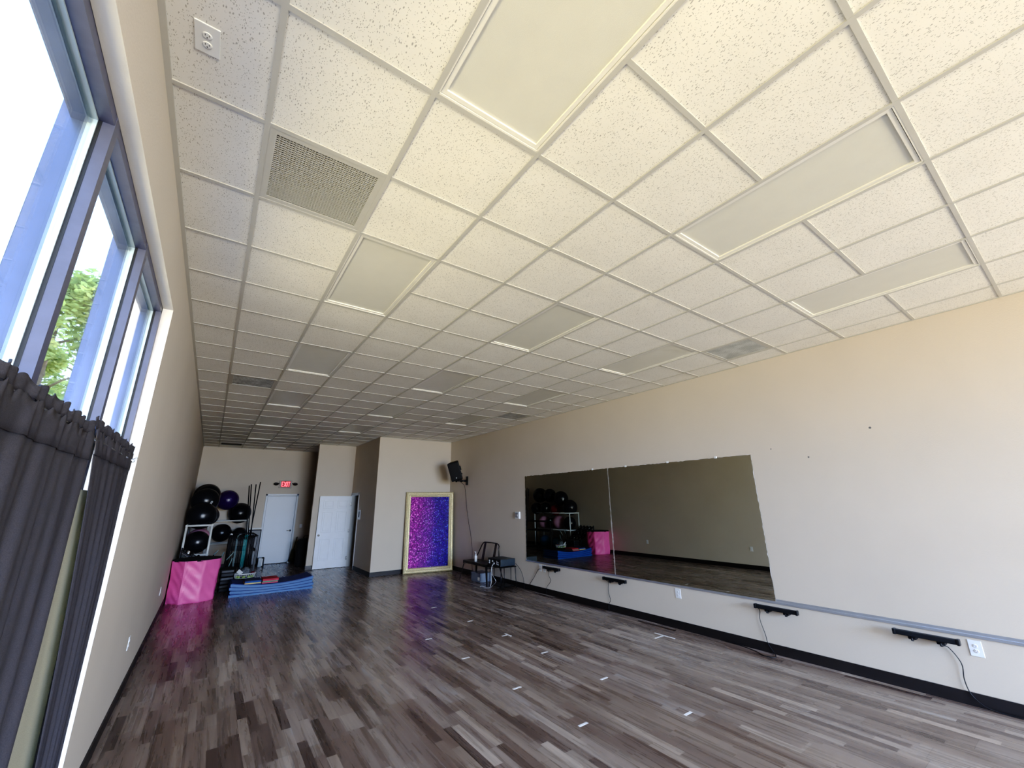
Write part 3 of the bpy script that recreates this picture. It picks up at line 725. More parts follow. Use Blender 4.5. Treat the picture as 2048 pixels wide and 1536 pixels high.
cord([(XR-0.07, 1.475, 0.49), (xw, 1.485, 0.45), (xw, 1.50, 0.35), (xw, 1.465, 0.2), (xw, 1.45, 0.10), (xw-0.02, 1.38, 0.012), (6.12, 1.34, 0.006), (6.08, 1.44, 0.006), (6.16, 1.58, 0.006), (6.22, 1.8, 0.006), (6.235, 2.0, 0.006)], 'black cord from the bar below the mirror corner, looping on the floor')
cord([(XR-0.07, -0.15, 0.46), (xw, -0.18, 0.44), (xw, -0.235, 0.33), (xw, -0.225, 0.2), (xw, -0.245, 0.09), (xw-0.01, -0.32, 0.02), (xw-0.01, -0.42, 0.006), (xw-0.01, -0.55, 0.006)], 'black cord from the last light bar down to the floor, right edge')

# ---- floor tape marks
def tp(x0, x1, y0, y1, label, rz=0):
    tag(MB().box(x0, x1, y0, y1, 0.0, 0.0012).build('tape_mark', M['tape']), label, 'tape', 'white tape marks on the floor')
def hmark(x, y, label): tp(x-0.05, x+0.05, y-0.0125, y+0.0125, label)
hmark(4.097, 2.147, 'white tape dash, second from the camera in the row nearer the mirror')
hmark(3.263, 1.617, 'white tape dash nearest the camera in the window-side row')
hmark(4.122, 1.200, 'white tape dash nearest the camera in the mirror-side row')
hmark(3.235, 2.515, 'white tape dash, second in the row farther from the mirror')
hmark(3.228, 3.556, 'white tape dash, third in the row farther from the mirror')
hmark(3.174, 4.498, 'white tape dash where the purple reflection ends on the floor')
hmark(4.098, 3.123, 'white tape dash, third from the camera in the mirror-side row')
hmark(4.070, 4.923, 'faint white tape dash beyond the small T mark')
hmark(3.995, 6.085, 'farthest faint white tape dash, below the sequin frame')
tag(MB().box(5.81, 5.835, 2.46, 2.78, 0, 0.0012).box(5.62, 5.81, 2.62, 2.645, 0, 0.0012).build('tape_mark', M['tape']), 'large white T-shaped tape mark on the floor near the mirror', 'tape', 'white tape marks on the floor')
tag(MB().box(4.13, 4.155, 3.90, 4.06, 0, 0.0012).box(4.04, 4.13, 3.97, 3.995, 0, 0.0012).build('tape_mark', M['tape']), 'small white T-shaped tape mark in the middle of the floor', 'tape', 'white tape marks on the floor')

# ================================================================== sequin frame
A = Vector((4.865, 9.895, 0.0)); B = Vector((6.20, 9.655, 0.0)); fw = (B-A).length; fh = 2.10; fd = 0.135
rz = math.atan2(B.y-A.y, B.x-A.x)
o = bpy.data.objects.new('sequin_picture', None); C.objects.link(o)
o.matrix_world = Matrix.Translation((A.x, A.y, 0.003)) @ Matrix.Rotation(rz, 4, 'Z') @ Matrix.Rotation(math.radians(-2.6), 4, 'X')
tag(o, 'tall ornate gold frame with purple-to-blue sequins leaning on the end wall', 'framed panel')
f = MB()
def member(p0, p1, inward):
    """mitred moulding between two outer corners; inward = direction to the middle"""
    prof = [(0.0, 0.0), (0.0, 0.045), (0.02, 0.065), (0.035, 0.055), (0.05, 0.05), (0.07, 0.058), (0.09, 0.04), (0.11, 0.045), (0.128, 0.03), (0.135, 0.012), (0.135, 0.0)]
    p0, p1, inw = Vector(p0), Vector(p1), Vector(inward); al = (p1-p0).normalized(); rings = []
    for (a, hgt) in prof:
        off = inw*a+Vector((0, -hgt, 0))
        rings.append((f.bm.verts.new(p0+off+al*a), f.bm.verts.new(p1+off-al*a)))
    for i in range(len(rings)):
        j = (i+1) % len(rings); f.bm.faces.new((rings[i][0], rings[j][0], rings[j][1], rings[i][1]))
member((0, 0, 0), (0, 0, fh), (1, 0, 0)); member((fw, 0, 0), (fw, 0, fh), (-1, 0, 0)); member((0, 0, 0), (fw, 0, 0), (0, 0, 1)); member((0, 0, fh), (fw, 0, fh), (0, 0, -1))
f.build('gilded_frame', M['gold'], o)
# carved bead ornament
bd = MB(); rn = random.Random(1)
def bead(x, z, hor):
    a = 0.5 if int((x+z)*40) % 2 else -0.5
    bd.sphere((x, -0.052, z), 0.011, 8, 6, (1.7 if hor else 0.9, 0.8, 0.9 if hor else 1.7))
x = 0.075
while x < fw-0.07: bead(x, 0.062, True); bead(x, fh-0.062, True); x += 0.042
z = 0.1
while z < fh-0.09: bead(0.062, z, False); bead(fw-0.062, z, False); z += 0.042
bd.build('carved_ornament', M['gold'], o)
p = MB().box(0, fw-2*fd+0.01, -0.014, -0.006, 0, fh-2*fd+0.01).build('sequin_panel', M['sequin'], o); p.location = (fd-0.005, 0, fd-0.005)

# ================================================================== wall speaker
o = empty('wall_speaker', (5.90, 9.03, 2.66)); tag(o, 'black loudspeaker tilted down on its wall arm near the corner', 'speaker')
o.rotation_mode = 'XYZ'
R = Matrix.Rotation(math.radians(-35), 4, 'Z') @ Matrix.Rotation(math.radians(14), 4, 'X') @ Matrix.Rotation(math.radians(-15), 4, 'Y')
# cabinet: trapezoid plan, bevelled; front faces local -y
b = bmesh.new(); t_ = MB.__new__(MB); t_.bm = b
t_.prism([(-0.165, -0.14), (0.165, -0.14), (0.12, 0.13), (-0.12, 0.13)], -0.26, 0.26)
bmesh.ops.bevel(b, geom=list(b.edges), offset=0.03, segments=3, profile=0.5, affect='EDGES')
mm = MB(); mm.merge(b, R); mm.build('cabinet', M['blackplastic'], o)
MB().rbox(-0.145, 0.145, -0.152, -0.135, -0.235, 0.235, 0.012, 2, R).build('grille', M['black'], o)
MB().lathe([(0.014, 0), (0.014, 0.003)], 14, R @ Matrix.Translation((0.0, -0.152, -0.175)) @ Matrix.Rotation(PI/2, 4, 'X')).build('badge', M['white_plastic'], o)
MB().rbox(0.10, 0.16, 0.02, 0.06, -0.02, 0.10, 0.008, 1, R).build('side_handle', M['blackplastic'], o)
MB().rbox(0.11, 0.165, -0.03, 0.0, -0.14, -0.10, 0.008, 1, R).build('side_knob', M['blackplastic'], o)
o = empty('speaker_bracket', (XR, 9.0, 2.39)); tag(o, 'black steel wall arm and mounting plate carrying the loudspeaker', 'bracket')
MB().rbox(-0.02, 0, -0.055, 0.055, -0.115, 0.125, 0.005, 1).build('wall_plate', M['blackmetal'], o)
MB().tube([(-0.02, 0, 0), (-0.19, 0, 0)], 0.024, 10).tube([(-0.19, 0, 0), (-0.34, 0.0, -0.004)], 0.019, 10).tube([(-0.06, 0, -0.03), (-0.06, 0, 0.03)], 0.03, 10).tube([(-0.19, 0, -0.035), (-0.19, 0, 0.035)], 0.026, 10).build('arm', M['blackmetal'], o)
MB().tube([(-0.345, 0, -0.04), (-0.345, 0, 0.055)], 0.022, 10).build('pivot', M['blackmetal'], o)
cord([(5.99, 9.02, 2.52), (6.03, 9.03, 2.40), (6.12, 9.05, 2.33), (6.235, 9.08, 2.21), (6.24, 8.945, 1.607), (6.235, 8.80, 1.2), (6.235, 8.705, 0.97), (6.22, 8.60, 0.62), (6.20, 8.56, 0.20), (6.22, 8.50, 0.02)], 'thin dark cable hanging down the wall from the loudspeaker to the bench', 0.0045, 'speaker_cable', 'gunmetal', 'cable')

# ================================================================== bench, stool, amplifier, bottle, bin
o = empty('metal_bench', (5.93, 7.66, 0)); tag(o, 'gunmetal steel two-seat bench with open hoop back against the wall', 'bench')
MB().rbox(-0.20, 0.20, -0.54, 0.54, 0.425, 0.45, 0.01, 2).box(-0.195, 0.195, -0.535, -0.525, 0.38, 0.43).box(-0.195, 0.195, 0.525, 0.535, 0.38, 0.43).box(-0.195, -0.185, -0.535, 0.535, 0.39, 0.43).build('seat', M['gunmetal'], o)
for sx in (-1, 1):
    for sy in (-1, 1):
        lg = MB(); b0 = Vector((sx*0.235, sy*0.635, 0)); t0 = Vector((sx*0.18, sy*0.515, 0.43))
        ex = Vector((0.032, 0, 0))*-sx; ey = Vector((0, 0.05, 0))*-sy
        vs = []
        for (q, s_) in ((b0, 0.62), (t0, 1.0)):
            vs.append([lg.bm.verts.new(q), lg.bm.verts.new(q+ex*s_), lg.bm.verts.new(q+ex*s_*0.85+ey*s_*0.15), lg.bm.verts.new(q+ey*s_*0.85+ex*s_*0.15), lg.bm.verts.new(q+ey*s_)])
        for i in range(5): lg.bm.faces.new((vs[0][i], vs[0][(i+1) % 5], vs[1][(i+1) % 5], vs[1][i]))
        lg.bm.faces.new(vs[0]); lg.bm.faces.new(vs[1]); lg.build('leg', M['gunmetal'], o)
MB().tube([(0, -0.52, 0.385), (0, -0.2, 0.35), (0, 0.2, 0.35), (0, 0.52, 0.385)], 0.008, 6).tube([(-0.17, -0.53, 0.36), (0.17, -0.53, 0.36)], 0.008, 6).tube([(-0.17, 0.53, 0.36), (0.17, 0.53, 0.36)], 0.008, 6).build('brace', M['gunmetal'], o)
hp = []
for (y_, z_) in ((0.53, 0.44), (0.50, 0.52), (0.36, 0.78), (0.31, 0.83), (0.26, 0.85), (0.0, 0.855), (-0.30, 0.85), (-0.37, 0.83), (-0.41, 0.79), (-0.40, 0.74), (-0.50, 0.52), (-0.53, 0.44)):
    hp.append((0.165+(z_-0.44)*0.22, y_, z_))
MB().tube(hp, 0.012, 8).build('back_hoop', M['gunmetal'], o)
for yc in (0.22, -0.26):
    sl = MB(); vs = []
    for (z_, hw) in ((0.44, 0.052), (0.6, 0.048), (0.85, 0.042)):
        x_ = 0.165+(z_-0.44)*0.22; vs.append([sl.bm.verts.new(v) for v in ((x_, yc-hw, z_), (x_, yc+hw, z_), (x_+0.006, yc+hw, z_), (x_+0.006, yc-hw, z_))])
    for a in range(2):
        for i in range(4): sl.bm.faces.new((vs[a][i], vs[a][(i+1) % 4], vs[a+1][(i+1) % 4], vs[a+1][i]))
    sl.bm.faces.new(vs[0]); sl.bm.faces.new(vs[2]); sl.build('back_slat', M['gunmetal'], o)

o = empty('lotion_bottle', (5.82, 7.73, 0.4505)); tag(o, 'white pump bottle standing on the metal bench', 'bottle')
MB().lathe([(0.026, 0), (0.032, 0.004), (0.032, 0.115), (0.026, 0.13), (0.012, 0.137), (0.012, 0.15)], 20).build('bottle_body', M['white_plastic'], o)
MB().lathe([(0.015, 0.148), (0.015, 0.165), (0.005, 0.168), (0.005, 0.2), (0.010, 0.202), (0.010, 0.214)], 16).tube([(0, 0, 0.208), (-0.02, 0.02, 0.212), (-0.028, 0.028, 0.204)], 0.005, 8).build('pump', M['white_plastic'], o)

o = empty('storage_bin', (6.00, 7.78, 0.0)); tag(o, 'clear bluish plastic storage bin on the floor under the bench', 'bin')
bn = MB(); bn.box(-0.13, 0.13, -0.19, 0.19, 0, 0.006)
for (a, b_, c_, e_) in ((-0.15, -0.145, -0.21, 0.21), (0.145, 0.15, -0.21, 0.21), (-0.15, 0.15, -0.21, -0.205), (-0.15, 0.15, 0.205, 0.21)): bn.box(a, b_, c_, e_, 0.004, 0.18)
bn.build('tub', M['clearbin'], o); MB().rbox(-0.16, 0.16, -0.22, 0.22, 0.178, 0.198, 0.006, 2).build('lid', M['clearbin'], o)
MB().box(-0.153, -0.1505, -0.19, -0.10, 0.04, 0.11).build('sticker', M['white_plastic'], o)

o = empty('wire_side_table', (5.95, 6.78, 0)); tag(o, 'small black metal side table holding the amplifier next to the bench', 'table')
MB().rbox(-0.21, 0.21, -0.24, 0.24, 0.43, 0.445, 0.005, 1).build('table_top', M['blackmetal'], o)
MB().rbox(-0.17, 0.17, -0.20, 0.20, 0.045, 0.06, 0.005, 1).build('lower_shelf', M['blackmetal'], o)
for sx in (-1, 1):
    for sy in (-1, 1): MB().tube([(sx*0.205, sy*0.235, 0), (sx*0.185, sy*0.215, 0.432)], 0.008, 8).build('leg', M['blackmetal'], o)
for sy in (-1, 1): MB().tube([(-0.09, sy*0.19, 0.05), (-0.09, sy*0.19, 0.43)], 0.005, 6).tube([(0.09, sy*0.19, 0.05), (0.09, sy*0.19, 0.43)], 0.005, 6).build('support_rod', M['blackmetal'], o)

o = empty('audio_amplifier', (5.945, 6.82, 0.446)); tag(o, 'black audio amplifier with white plugs, sitting on the little side table', 'amplifier')
MB().rbox(-0.19, 0.19, -0.26, 0.26, 0.010, 0.155, 0.006, 2).build('case', M['amp'], o)
MB().box(-0.193, -0.1895, -0.25, 0.25, 0.02, 0.145).build('rear_panel', M['black'], o)
for (y_, z_) in ((0.19, 0.10), (0.19, 0.06), (0.06, 0.10), (0.0, 0.06)): MB().box(-0.203, -0.192, y_-0.018, y_+0.018, z_-0.014, z_+0.016).build('socket', M['trimwhite'], o)
MB().box(-0.197, -0.192, -0.12, -0.105, 0.04, 0.12).box(-0.197, -0.192, -0.19, -0.105, 0.04, 0.052).box(-0.197, -0.192, -0.19, -0.12, 0.08, 0.09).build('panel_markings', M['trimwhite'], o)
for sx in (-0.15, 0.15):
    for sy in (-0.2, 0.2): MB().lathe([(0.015, 0), (0.015, 0.011)], 10, Matrix.Translation((sx, sy, 0))).build('rubber_foot', M['black'], o)
cord([(5.742, 6.82, 0.50), (5.70, 6.84, 0.42), (5.71, 6.86, 0.25), (5.70, 6.85, 0.12), (5.69, 6.90, 0.02), (5.66, 7.02, 0.008), (5.64, 7.10, 0.02), (5.60, 7.16, 0.01)], 'pale cable drooping from the amplifier to the floor', 0.005, 'audio_cable', 'trimwhite', 'cable')
cord([(5.742, 6.88, 0.50), (5.69, 6.80, 0.30), (5.73, 6.72, 0.16), (5.70, 6.78, 0.08), (5.63, 6.84, 0.01), (5.58, 6.98, 0.008)], 'second pale cable looping below the amplifier', 0.004, 'audio_cable', 'alu', 'cable')
cord([(6.14, 6.55, 0.50), (6.20, 6.46, 0.38), (6.235, 6.42, 0.25), (6.235, 6.38, 0.12), (6.23, 6.36, 0.01)], 'short black cord behind the side table reaching the baseboard', 0.004)

# ================================================================== storage corner
# pink drum
o = empty('pink_drum', (0.415, 9.69, 0)); tag(o, 'large octagonal pink vinyl drum with a black top by the window-side wall', 'drum')
poly = [(0.40*math.cos(math.radians(243+45*k)), 0.40*math.sin(math.radians(243+45*k))) for k in range(8)]
b = bmesh.new(); rnd = random.Random(4); rowsn = 26; per = 10; ring = []
for j in range(rowsn+1):
    z = 0.76*j/rowsn; row = []
    for k in range(8):
        a, c_ = Vector(poly[k]), Vector(poly[(k+1) % 8])
        for i in range(per):
            s_ = i/per; q = a.lerp(c_, s_); nrm = q.normalized()
            wob = 0.012*math.sin(z*17+k*1.7)*math.sin(PI*s_)+0.009*math.sin(z*31+3*s_*PI+k*2.3)*math.sin(PI*s_)+0.006*math.sin(z*9+k)
            taper = 1.0+0.05*(z/0.76)
            q = q*taper+nrm*wob
            row.append(b.verts.new((q.x, q.y, z)))
    ring.append(row)
n_ = len(ring[0])
for j in range(rowsn):
    for i in range(n_):
        ff = b.faces.new((ring[j][i], ring[j][(i+1) % n_], ring[j+1][(i+1) % n_], ring[j+1][i])); ff.smooth = not (i in (0, 1, n_-1, n_-2) or n_-per-2 < i < n_-per+1)
b.faces.new(ring[0][::-1])
mm = MB(); mm.merge(b); mm.build('drum_body', M['pink'], o)
MB().prism([(x*1.055, y*1.055) for x, y in poly], 0.745, 0.775).build('top_cover', M['blackcloth'], o)

# PVC ball racks
def pvc_rack(name, x0, x1, y0, y1, zl, zh, label, mids=()):
    o = empty(name, ((x0+x1)/2, (y0+y1)/2, 0)); tag(o, label, 'rack', 'white ball racks')
    cx, cy = o.location.x, o.location.y; r = 0.022
    P = lambda x, y, z: (x-cx, y-cy, z)
    for (x, y) in [(x0, y0), (x1, y0), (x0, y1), (x1, y1)]+list(mids):
        MB().tube([P(x, y, 0), P(x, y, zh)], r, 10).build('upright', M['pvc'], o)
    for z in (zl, zh):
        for (a, b_) in (((x0, y0), (x1, y0)), ((x1, y0), (x1, y1)), ((x1, y1), (x0, y1)), ((x0, y1), (x0, y0))):
            MB().tube([P(*a, z), P(*b_, z)], r, 10).build('rail', M['pvc'], o)
    for (x, y) in ((x0, y0), (x1, y0), (x0, y1), (x1, y1)):
        f_ = MB()
        for z in (zl, zh): f_.sphere(P(x, y, z), r*1.35, 12, 8)
        f_.build('elbow_fitting', M['pvc'], o)
pvc_rack('ball_rack', 0.085, 0.56, 10.97, 13.15, 0.725, 1.363, 'white tube rack along the window-side wall loaded with exercise balls')
pvc_rack('ball_rack', 0.50, 1.485, 14.10, 14.58, 0.725, 1.363, 'white tube rack against the back wall, left of the black poles')

balls = [
 ('ball_black', 0.325, 11.19, 1.575, 0.300, 'glossy black exercise ball on top of the rack, nearest the pink drum'),
 ('ball_black', 0.335, 11.68, 1.925, 0.295, 'black exercise ball with a white letter R, perched behind the front one'),
 ('ball_black', 0.340, 13.02, 2.080, 0.310, 'black exercise ball at the very top rear of the pile'),
 ('ball_black', 0.370, 12.34, 2.06, 0.275, 'dark ball peeking just above the one marked with a letter R'),
 ('ball_red', 0.330, 12.05, 1.475, 0.220, 'red exercise ball low on the rack, seen in the mirror'),
 ('ball_black', 0.42, 12.59, 1.545, 0.235, 'black exercise ball seen in the mirror left of the red balls'),
 ('ball_black', 0.46, 13.14, 1.535, 0.245, 'black exercise ball at the far end of the side rack, seen in the mirror'),
 ('ball_pink', 0.330, 11.87, 1.000, 0.255, 'pale pink exercise ball inside the side rack behind the black one'),
 ('ball_black', 0.325, 11.24, 0.985, 0.245, 'black exercise ball inside the side rack at its near end'),
 ('ball_pink', 0.330, 12.80, 0.985, 0.250, 'pale pink exercise ball inside the side rack at its far end'),
 ('ball_black', 0.330, 12.34, 0.945, 0.205, 'black exercise ball between the two pale pink ones'),
 ('ball_blue', 0.30, 12.10, 0.200, 0.200, 'small blue ball on the floor under the side rack'),
 ('ball_blue', 0.30, 12.82, 0.230, 0.230, 'larger blue ball on the floor under the far end of the side rack'),
 ('ball_purple', 0.855, 13.90, 1.965, 0.285, 'dark purple exercise ball resting above the corner against the back wall'),
 ('ball_black', 1.235, 14.33, 1.580, 0.305, 'black exercise ball on top of the back rack beside the black poles'),
 ('ball_black', 0.85, 14.32, 1.020, 0.255, 'black exercise ball inside the back rack on its left'),
 ('ball_black', 1.31, 14.34, 0.955, 0.200, 'black exercise ball inside the back rack on its right, partly hidden'),
]
for (mt, x, y, z, r, lb) in balls:
    o = empty('exercise_ball', (x, y, z)); tag(o, lb, 'ball', 'exercise balls')
    MB().sphere((0, 0, 0), r, 40, 26).build('ball_shell', M[mt], o)
    if 'letter R,' in lb:
        # the letter R printed on the front of the ball
        def P(u, v):
            ax = Vector((0.42, -0.86, -0.20)).normalized(); e1 = ax.cross(Vector((0, 0, 1))).normalized()*-1; e2 = e1.cross(ax).normalized()*-1
            if e2.z < 0: e2 = -e2
            if e1.x < 0: e1 = -e1
            return (ax+e1*u+e2*v).normalized()*(r+0.001)
        k = 0.16; lt = MB()
        lt.tube([P(-.5*k, -k), P(-.3*k, 0), P(-.1*k, k)], 0.006, 6)
        lt.tube([P(-.1*k, k), P(.5*k, .95*k), P(.6*k, .5*k), P(.3*k, .1*k), P(-.25*k, 0.05*k)], 0.006, 6)
        lt.tube([P(0.05*k, .05*k), P(.4*k, -k)], 0.006, 6); lt.build('printed_letter', M['white_plastic'], o)
    MB().lathe([(0.008, 0), (0.008, 0.003), (0.004, 0.005)], 10, Matrix.Translation((0, r*0.2, r*0.978))).build('valve_plug', M['pvc'], o)

# dumbbell rack with sloping trays
o = empty('dumbbell_rack', (0.42, 10.53, 0)); tag(o, 'black sloping rack of small dumbbells between the pink drum and side rack', 'rack')
for sy in (-0.34, 0.34):
    MB().tube([(-0.33, sy, 0), (-0.33, sy, 0.90), (0.36, sy, 0.42), (0.36, sy, 0)], 0.018, 8).tube([(-0.33, sy, 0.05), (0.36, sy, 0.05)], 0.015, 8).build('side_frame', M['blackmetal'], o)
trays = [(-0.22, 0.80), (0.02, 0.635), (0.26, 0.47)]
tl = math.atan2(0.48, 0.69)
for (tx, tz) in trays:
    RM = Matrix.Translation((tx, 0, tz)) @ Matrix.Rotation(tl, 4, 'Y')
    MB().box(-0.11, 0.11, -0.34, 0.34, -0.012, 0, RM).box(0.10, 0.112, -0.34, 0.34, 0, 0.03, RM).build('tray', M['blackmetal'], o)
db = None; names_row = ['upper', 'middle', 'lower']
cnt = ['nearest the pink drum', 'second from the pink drum', 'third from the pink drum', 'farthest from the pink drum']
for ti, (tx, tz) in enumerate(trays):
    for k in range(4):
        if db is None:
            db = empty('dumbbell'); 
            MB().tube([(-0.055, 0, 0), (0.055, 0, 0)], 0.013, 10).build('handle', M['chrome'], db)
            for sx in (-1, 1): MB().lathe([(0.03, 0), (0.036, 0.008), (0.036, 0.036), (0.03, 0.044)], 8, Matrix.Translation((sx*0.055, 0, 0)) @ Matrix.Rotation(sx*PI/2, 4, 'Y'), smooth=False).build('head', M['black'], db)
            q = db
        else: q = dup(db)
        wp = Matrix.Translation((0.42, 10.53, 0)) @ Matrix.Translation((tx, 0, tz)) @ Matrix.Rotation(tl, 4, 'Y') @ Matrix.Translation((0, -0.255+0.17*k, 0.0365))
        q.location = wp.translation; q.rotation_euler = (0, tl, 0)
        tag(q, 'small black and chrome dumbbell on the %s tray, %s' % (names_row[ti], cnt[k]), 'dumbbell', 'dumbbells on the sloping rack')

# stepper stack
for i in range(3):
    z0 = 0.15*i
    o = empty('aerobic_step', (0.99, 10.47, z0+0.0005*i)); tag(o, ['black aerobic step platform at the bottom of the stack beside the basket', 'black aerobic step platform in the middle of the stack beside the basket', 'black aerobic step platform topmost of the stack beside the basket'][i], 'step platform', 'stacked step platforms')
    MB().rbox(-0.135, 0.13, -0.27, 0.27, 0.06, 0.148, 0.03, 4).build('platform', M['blackplastic'], o)
    for sy in (-1, 1): MB().rbox(-0.12, 0.12, sy*0.2-0.06, sy*0.2+0.06, 0, 0.076, 0.015, 2).build('foot', M['black'], o)

# band rack: black frame cart, its slanting near end hung with resistance bands
o = empty('band_rack', (1.27, 11.80, 0)); tag(o, 'black metal storage cart whose near end is hung with resistance bands', 'rack')
Q = [Vector((x-1.27, y-11.80, 0)) for x, y in ((1.53, 11.0), (1.0, 11.62), (1.0, 12.50), (1.53, 12.50))]
def beam(p, q, z, r_=0.017):
    return MB().tube([p+Vector((0, 0, z)), q+Vector((0, 0, z))], r_, 6)
for p in Q:
    MB().rbox(p.x-0.02, p.x+0.02, p.y-0.02, p.y+0.02, 0.062, 1.085, 0.004, 1).build('upright', M['blackplastic'], o)
    MB().lathe([(0.028, -0.012), (0.03, 0), (0.028, 0.012)], 14, Matrix.Translation((p.x, p.y, 0.031)) @ Matrix.Rotation(PI/2, 4, 'X')).rbox(p.x-0.012, p.x+0.012, p.y-0.012, p.y+0.012, 0.03, 0.062, 0.003, 1).build('caster', M['black'], o)
for z in (0.12, 0.74, 1.07):
    for i in range(4): beam(Q[i], Q[(i+1) % 4], z).build('rail', M['blackplastic'], o)
MB().prism([(p.x, p.y) for p in Q], 0.10, 0.112).build('lower_shelf', M['blackplastic'], o)
MB().prism([(p.x, p.y) for p in Q], 0.722, 0.735).build('shelf', M['blackplastic'], o)
MB().sphere((Q[1].x, Q[1].y, 1.10), 0.028, 14, 10).build('round_cap', M['white_plastic'], o)
rnd = random.Random(12)
cols = ['black']*4+['palegrey', 'black', 'black', 'black', 'teal', 'teal', 'black', 'gunmetal', 'black', 'black']
place = ['leftmost', 'second from left', 'third from left', 'fourth from left', 'fifth from left', 'sixth from left', 'seventh from left', 'sixth from the right', 'fifth from right', 'fourth from right end', 'fifth counted back from the grey door', 'third from the right', 'second from the right', 'rightmost']
a0, a1 = Vector((0.985, 11.59)), Vector((1.495, 10.985)); dr = (a1-a0).normalized(); nr = Vector((-0.62, -0.5))*0.032
for i, c_ in enumerate(cols):
    p = a0.lerp(a1, (i+0.5)/14)+nr; L_ = rnd.uniform(0.76, 0.90)
    cn = {'black': 'black', 'palegrey': 'pale grey', 'teal': 'teal', 'gunmetal': 'dark grey'}[c_]
    lb = {4: 'pale grey resistance band, the only pale one hung on the cart', 8: 'teal resistance band, left one of the teal pair on the cart', 9: 'teal resistance band, right one of the teal pair on the cart', 11: 'dark grey resistance band near the right end of the cart'}.get(i, cn+' resistance band on the cart, '+{0: 'leftmost of the row', 1: 'second from the left', 2: 'third from the left', 3: 'touching the pale grey one on its left', 5: 'touching the pale grey one on its right', 6: 'in the middle of the row', 7: 'touching the teal pair on its left', 10: 'touching the teal pair on its right', 12: 'second from the right', 13: 'rightmost of the row'}.get(i, ''))
    o = empty('resistance_band', (p.x, p.y, 1.085), math.atan2(dr.y, dr.x)); tag(o, lb, 'resistance band', 'resistance bands on the cart')
    sw = rnd.uniform(-0.01, 0.01)
    MB().tube([(-0.012, -0.006, -L_), (-0.014+sw*0.4, -0.006, -L_*0.5), (-0.013, -0.006, -0.04), (-0.010, 0.02, 0.010), (0.010, 0.02, 0.010), (0.013, -0.006, -0.04), (0.014+sw, -0.006, -L_*0.5), (0.013, -0.006, -L_+0.06)], 0.0085, 6).build('tubing', M[c_], o)
    MB().tube([(-0.012, -0.006, -L_-0.005), (-0.03, -0.006, -L_-0.06), (0.008, -0.006, -L_-0.06), (-0.012, -0.006, -L_-0.005)], 0.007, 6).tube([(-0.02, -0.012, -0.03), (0.018, -0.012, -0.09)], 0.012, 6).build('grip', M['black'], o)

# poles leaning behind the cart
for i, (tx, tz, bx_) in enumerate(((1.249, 2.326, 1.46), (1.295, 2.366, 1.50), (1.411, 2.368, 1.53), (1.513, 2.436, 1.42))):
    y_ = 12.62; sc = (y_+1.363)/(12.3+1.363)
    tx2 = 0.448+(tx-0.448)*sc; tz2 = 1.782+(tz-1.782)*sc
    o = empty('weighted_bar', (bx_+0.02, y_+0.05*i, 0.0))
    tag(o, ['leftmost of the tall thin black bars standing by the back wall', 'second from left of the tall thin black bars', 'third from left of the tall thin black bars', 'tallest thin black bar, leaning right toward the exit sign'][i], 'bar', 'thin black bars')
    top = Vector((tx2-bx_-0.02, 0, tz2)); MB().tube([(0, 0, 0.01), top], 0.0135, 8).build('shaft', M['black'], o)
    MB().tube([(0, 0, 0.0), top*0.02], 0.014, 8).build('end_cap', M['blackplastic'], o)

for i, (xa, za, xb, zb, lb) in enumerate(((0.886, 0.757, 0.832, 0.62, 'short grey bar leaning, nearest the top corner of the pink drum'), (1.083, 0.742, 0.953, 0.57, 'long grey bar slanting down in front of the resistance bands'), (1.068, 0.60, 1.02, 0.42, 'short grey bar standing low, just above the step platforms'), (0.77, 0.80, 0.69, 0.70, 'small grey bar leaning behind the pink drum corner'))):
    o = empty('hand_bar', (xb, 10.95+0.03*i, zb-0.30)); tag(o, lb, 'bar', 'short grey bars in the equipment pile')
    d_ = Vector((xa-xb, 0.0, za-zb)); MB().tube([(0, 0, 0.30), Vector((0, 0, 0.30))+d_], 0.012, 8).build('grip_tube', M['palegrey'], o); MB().tube([(-0.05, 0, 0.30-zb), (-0.02, 0, 0.12), (0, 0, 0.30)], 0.012, 8).build('lower_tube', M['black'], o)

# laundry basket with tennis balls
o = empty('laundry_basket', (1.35, 10.66, 0)); tag(o, 'white slatted laundry basket full of tennis balls behind the blue mats', 'basket')
bk = MB(); SX, SY = 0.20, 0.155
def el(z, k, n=40): return [(SX*k*math.cos(2*PI*i/n), SY*k*math.sin(2*PI*i/n), z) for i in range(n+1)]
bk.tube(el(0.285, 1.06), 0.010, 6, cap=False).tube(el(0.20, 0.97), 0.005, 6, cap=False)
for i in range(30):
    a = 2*PI*i/30; bk.tube([(SX*0.97*math.cos(a), SY*0.97*math.sin(a), 0.20), (SX*1.05*math.cos(a), SY*1.05*math.sin(a), 0.285)], 0.004, 5)
bk.build('slatted_rim', M['white_plastic'], o)
lo = MB(); lo.lathe([(0.78, 0.0), (0.80, 0.004), (0.97, 0.20), (0.955, 0.20), (0.78, 0.01)], 36, Matrix.Diagonal((SX, SY, 1, 1)))
lo.build('tub', glass_mat('clear_tub', (0.80, 0.84, 0.84, 1)), o)
tb = None; rnd = random.Random(3)
spots = []
for lay, (z, rr) in enumerate(((0.045, 0.62), (0.10, 0.66), (0.155, 0.72), (0.212, 0.76))):
    for k in range(9):
        a = 2*PI*k/9+lay*0.35; spots.append((1.35+SX*rr*math.cos(a), 10.66+SY*rr*math.sin(a), z))
spots = [s_ for s_ in spots if s_[1] < 10.70]
for sp_ in spots:
    if tb is None: tb = q = MB().sphere((0, 0, 0), 0.0325, 14, 10).build('tennis_ball', M['tennis'])
    else: q = tb.copy(); C.objects.link(q)
    q.location = sp_; tag(q, 'yellow-green tennis ball in the white laundry basket', 'tennis ball', 'tennis balls in the basket')
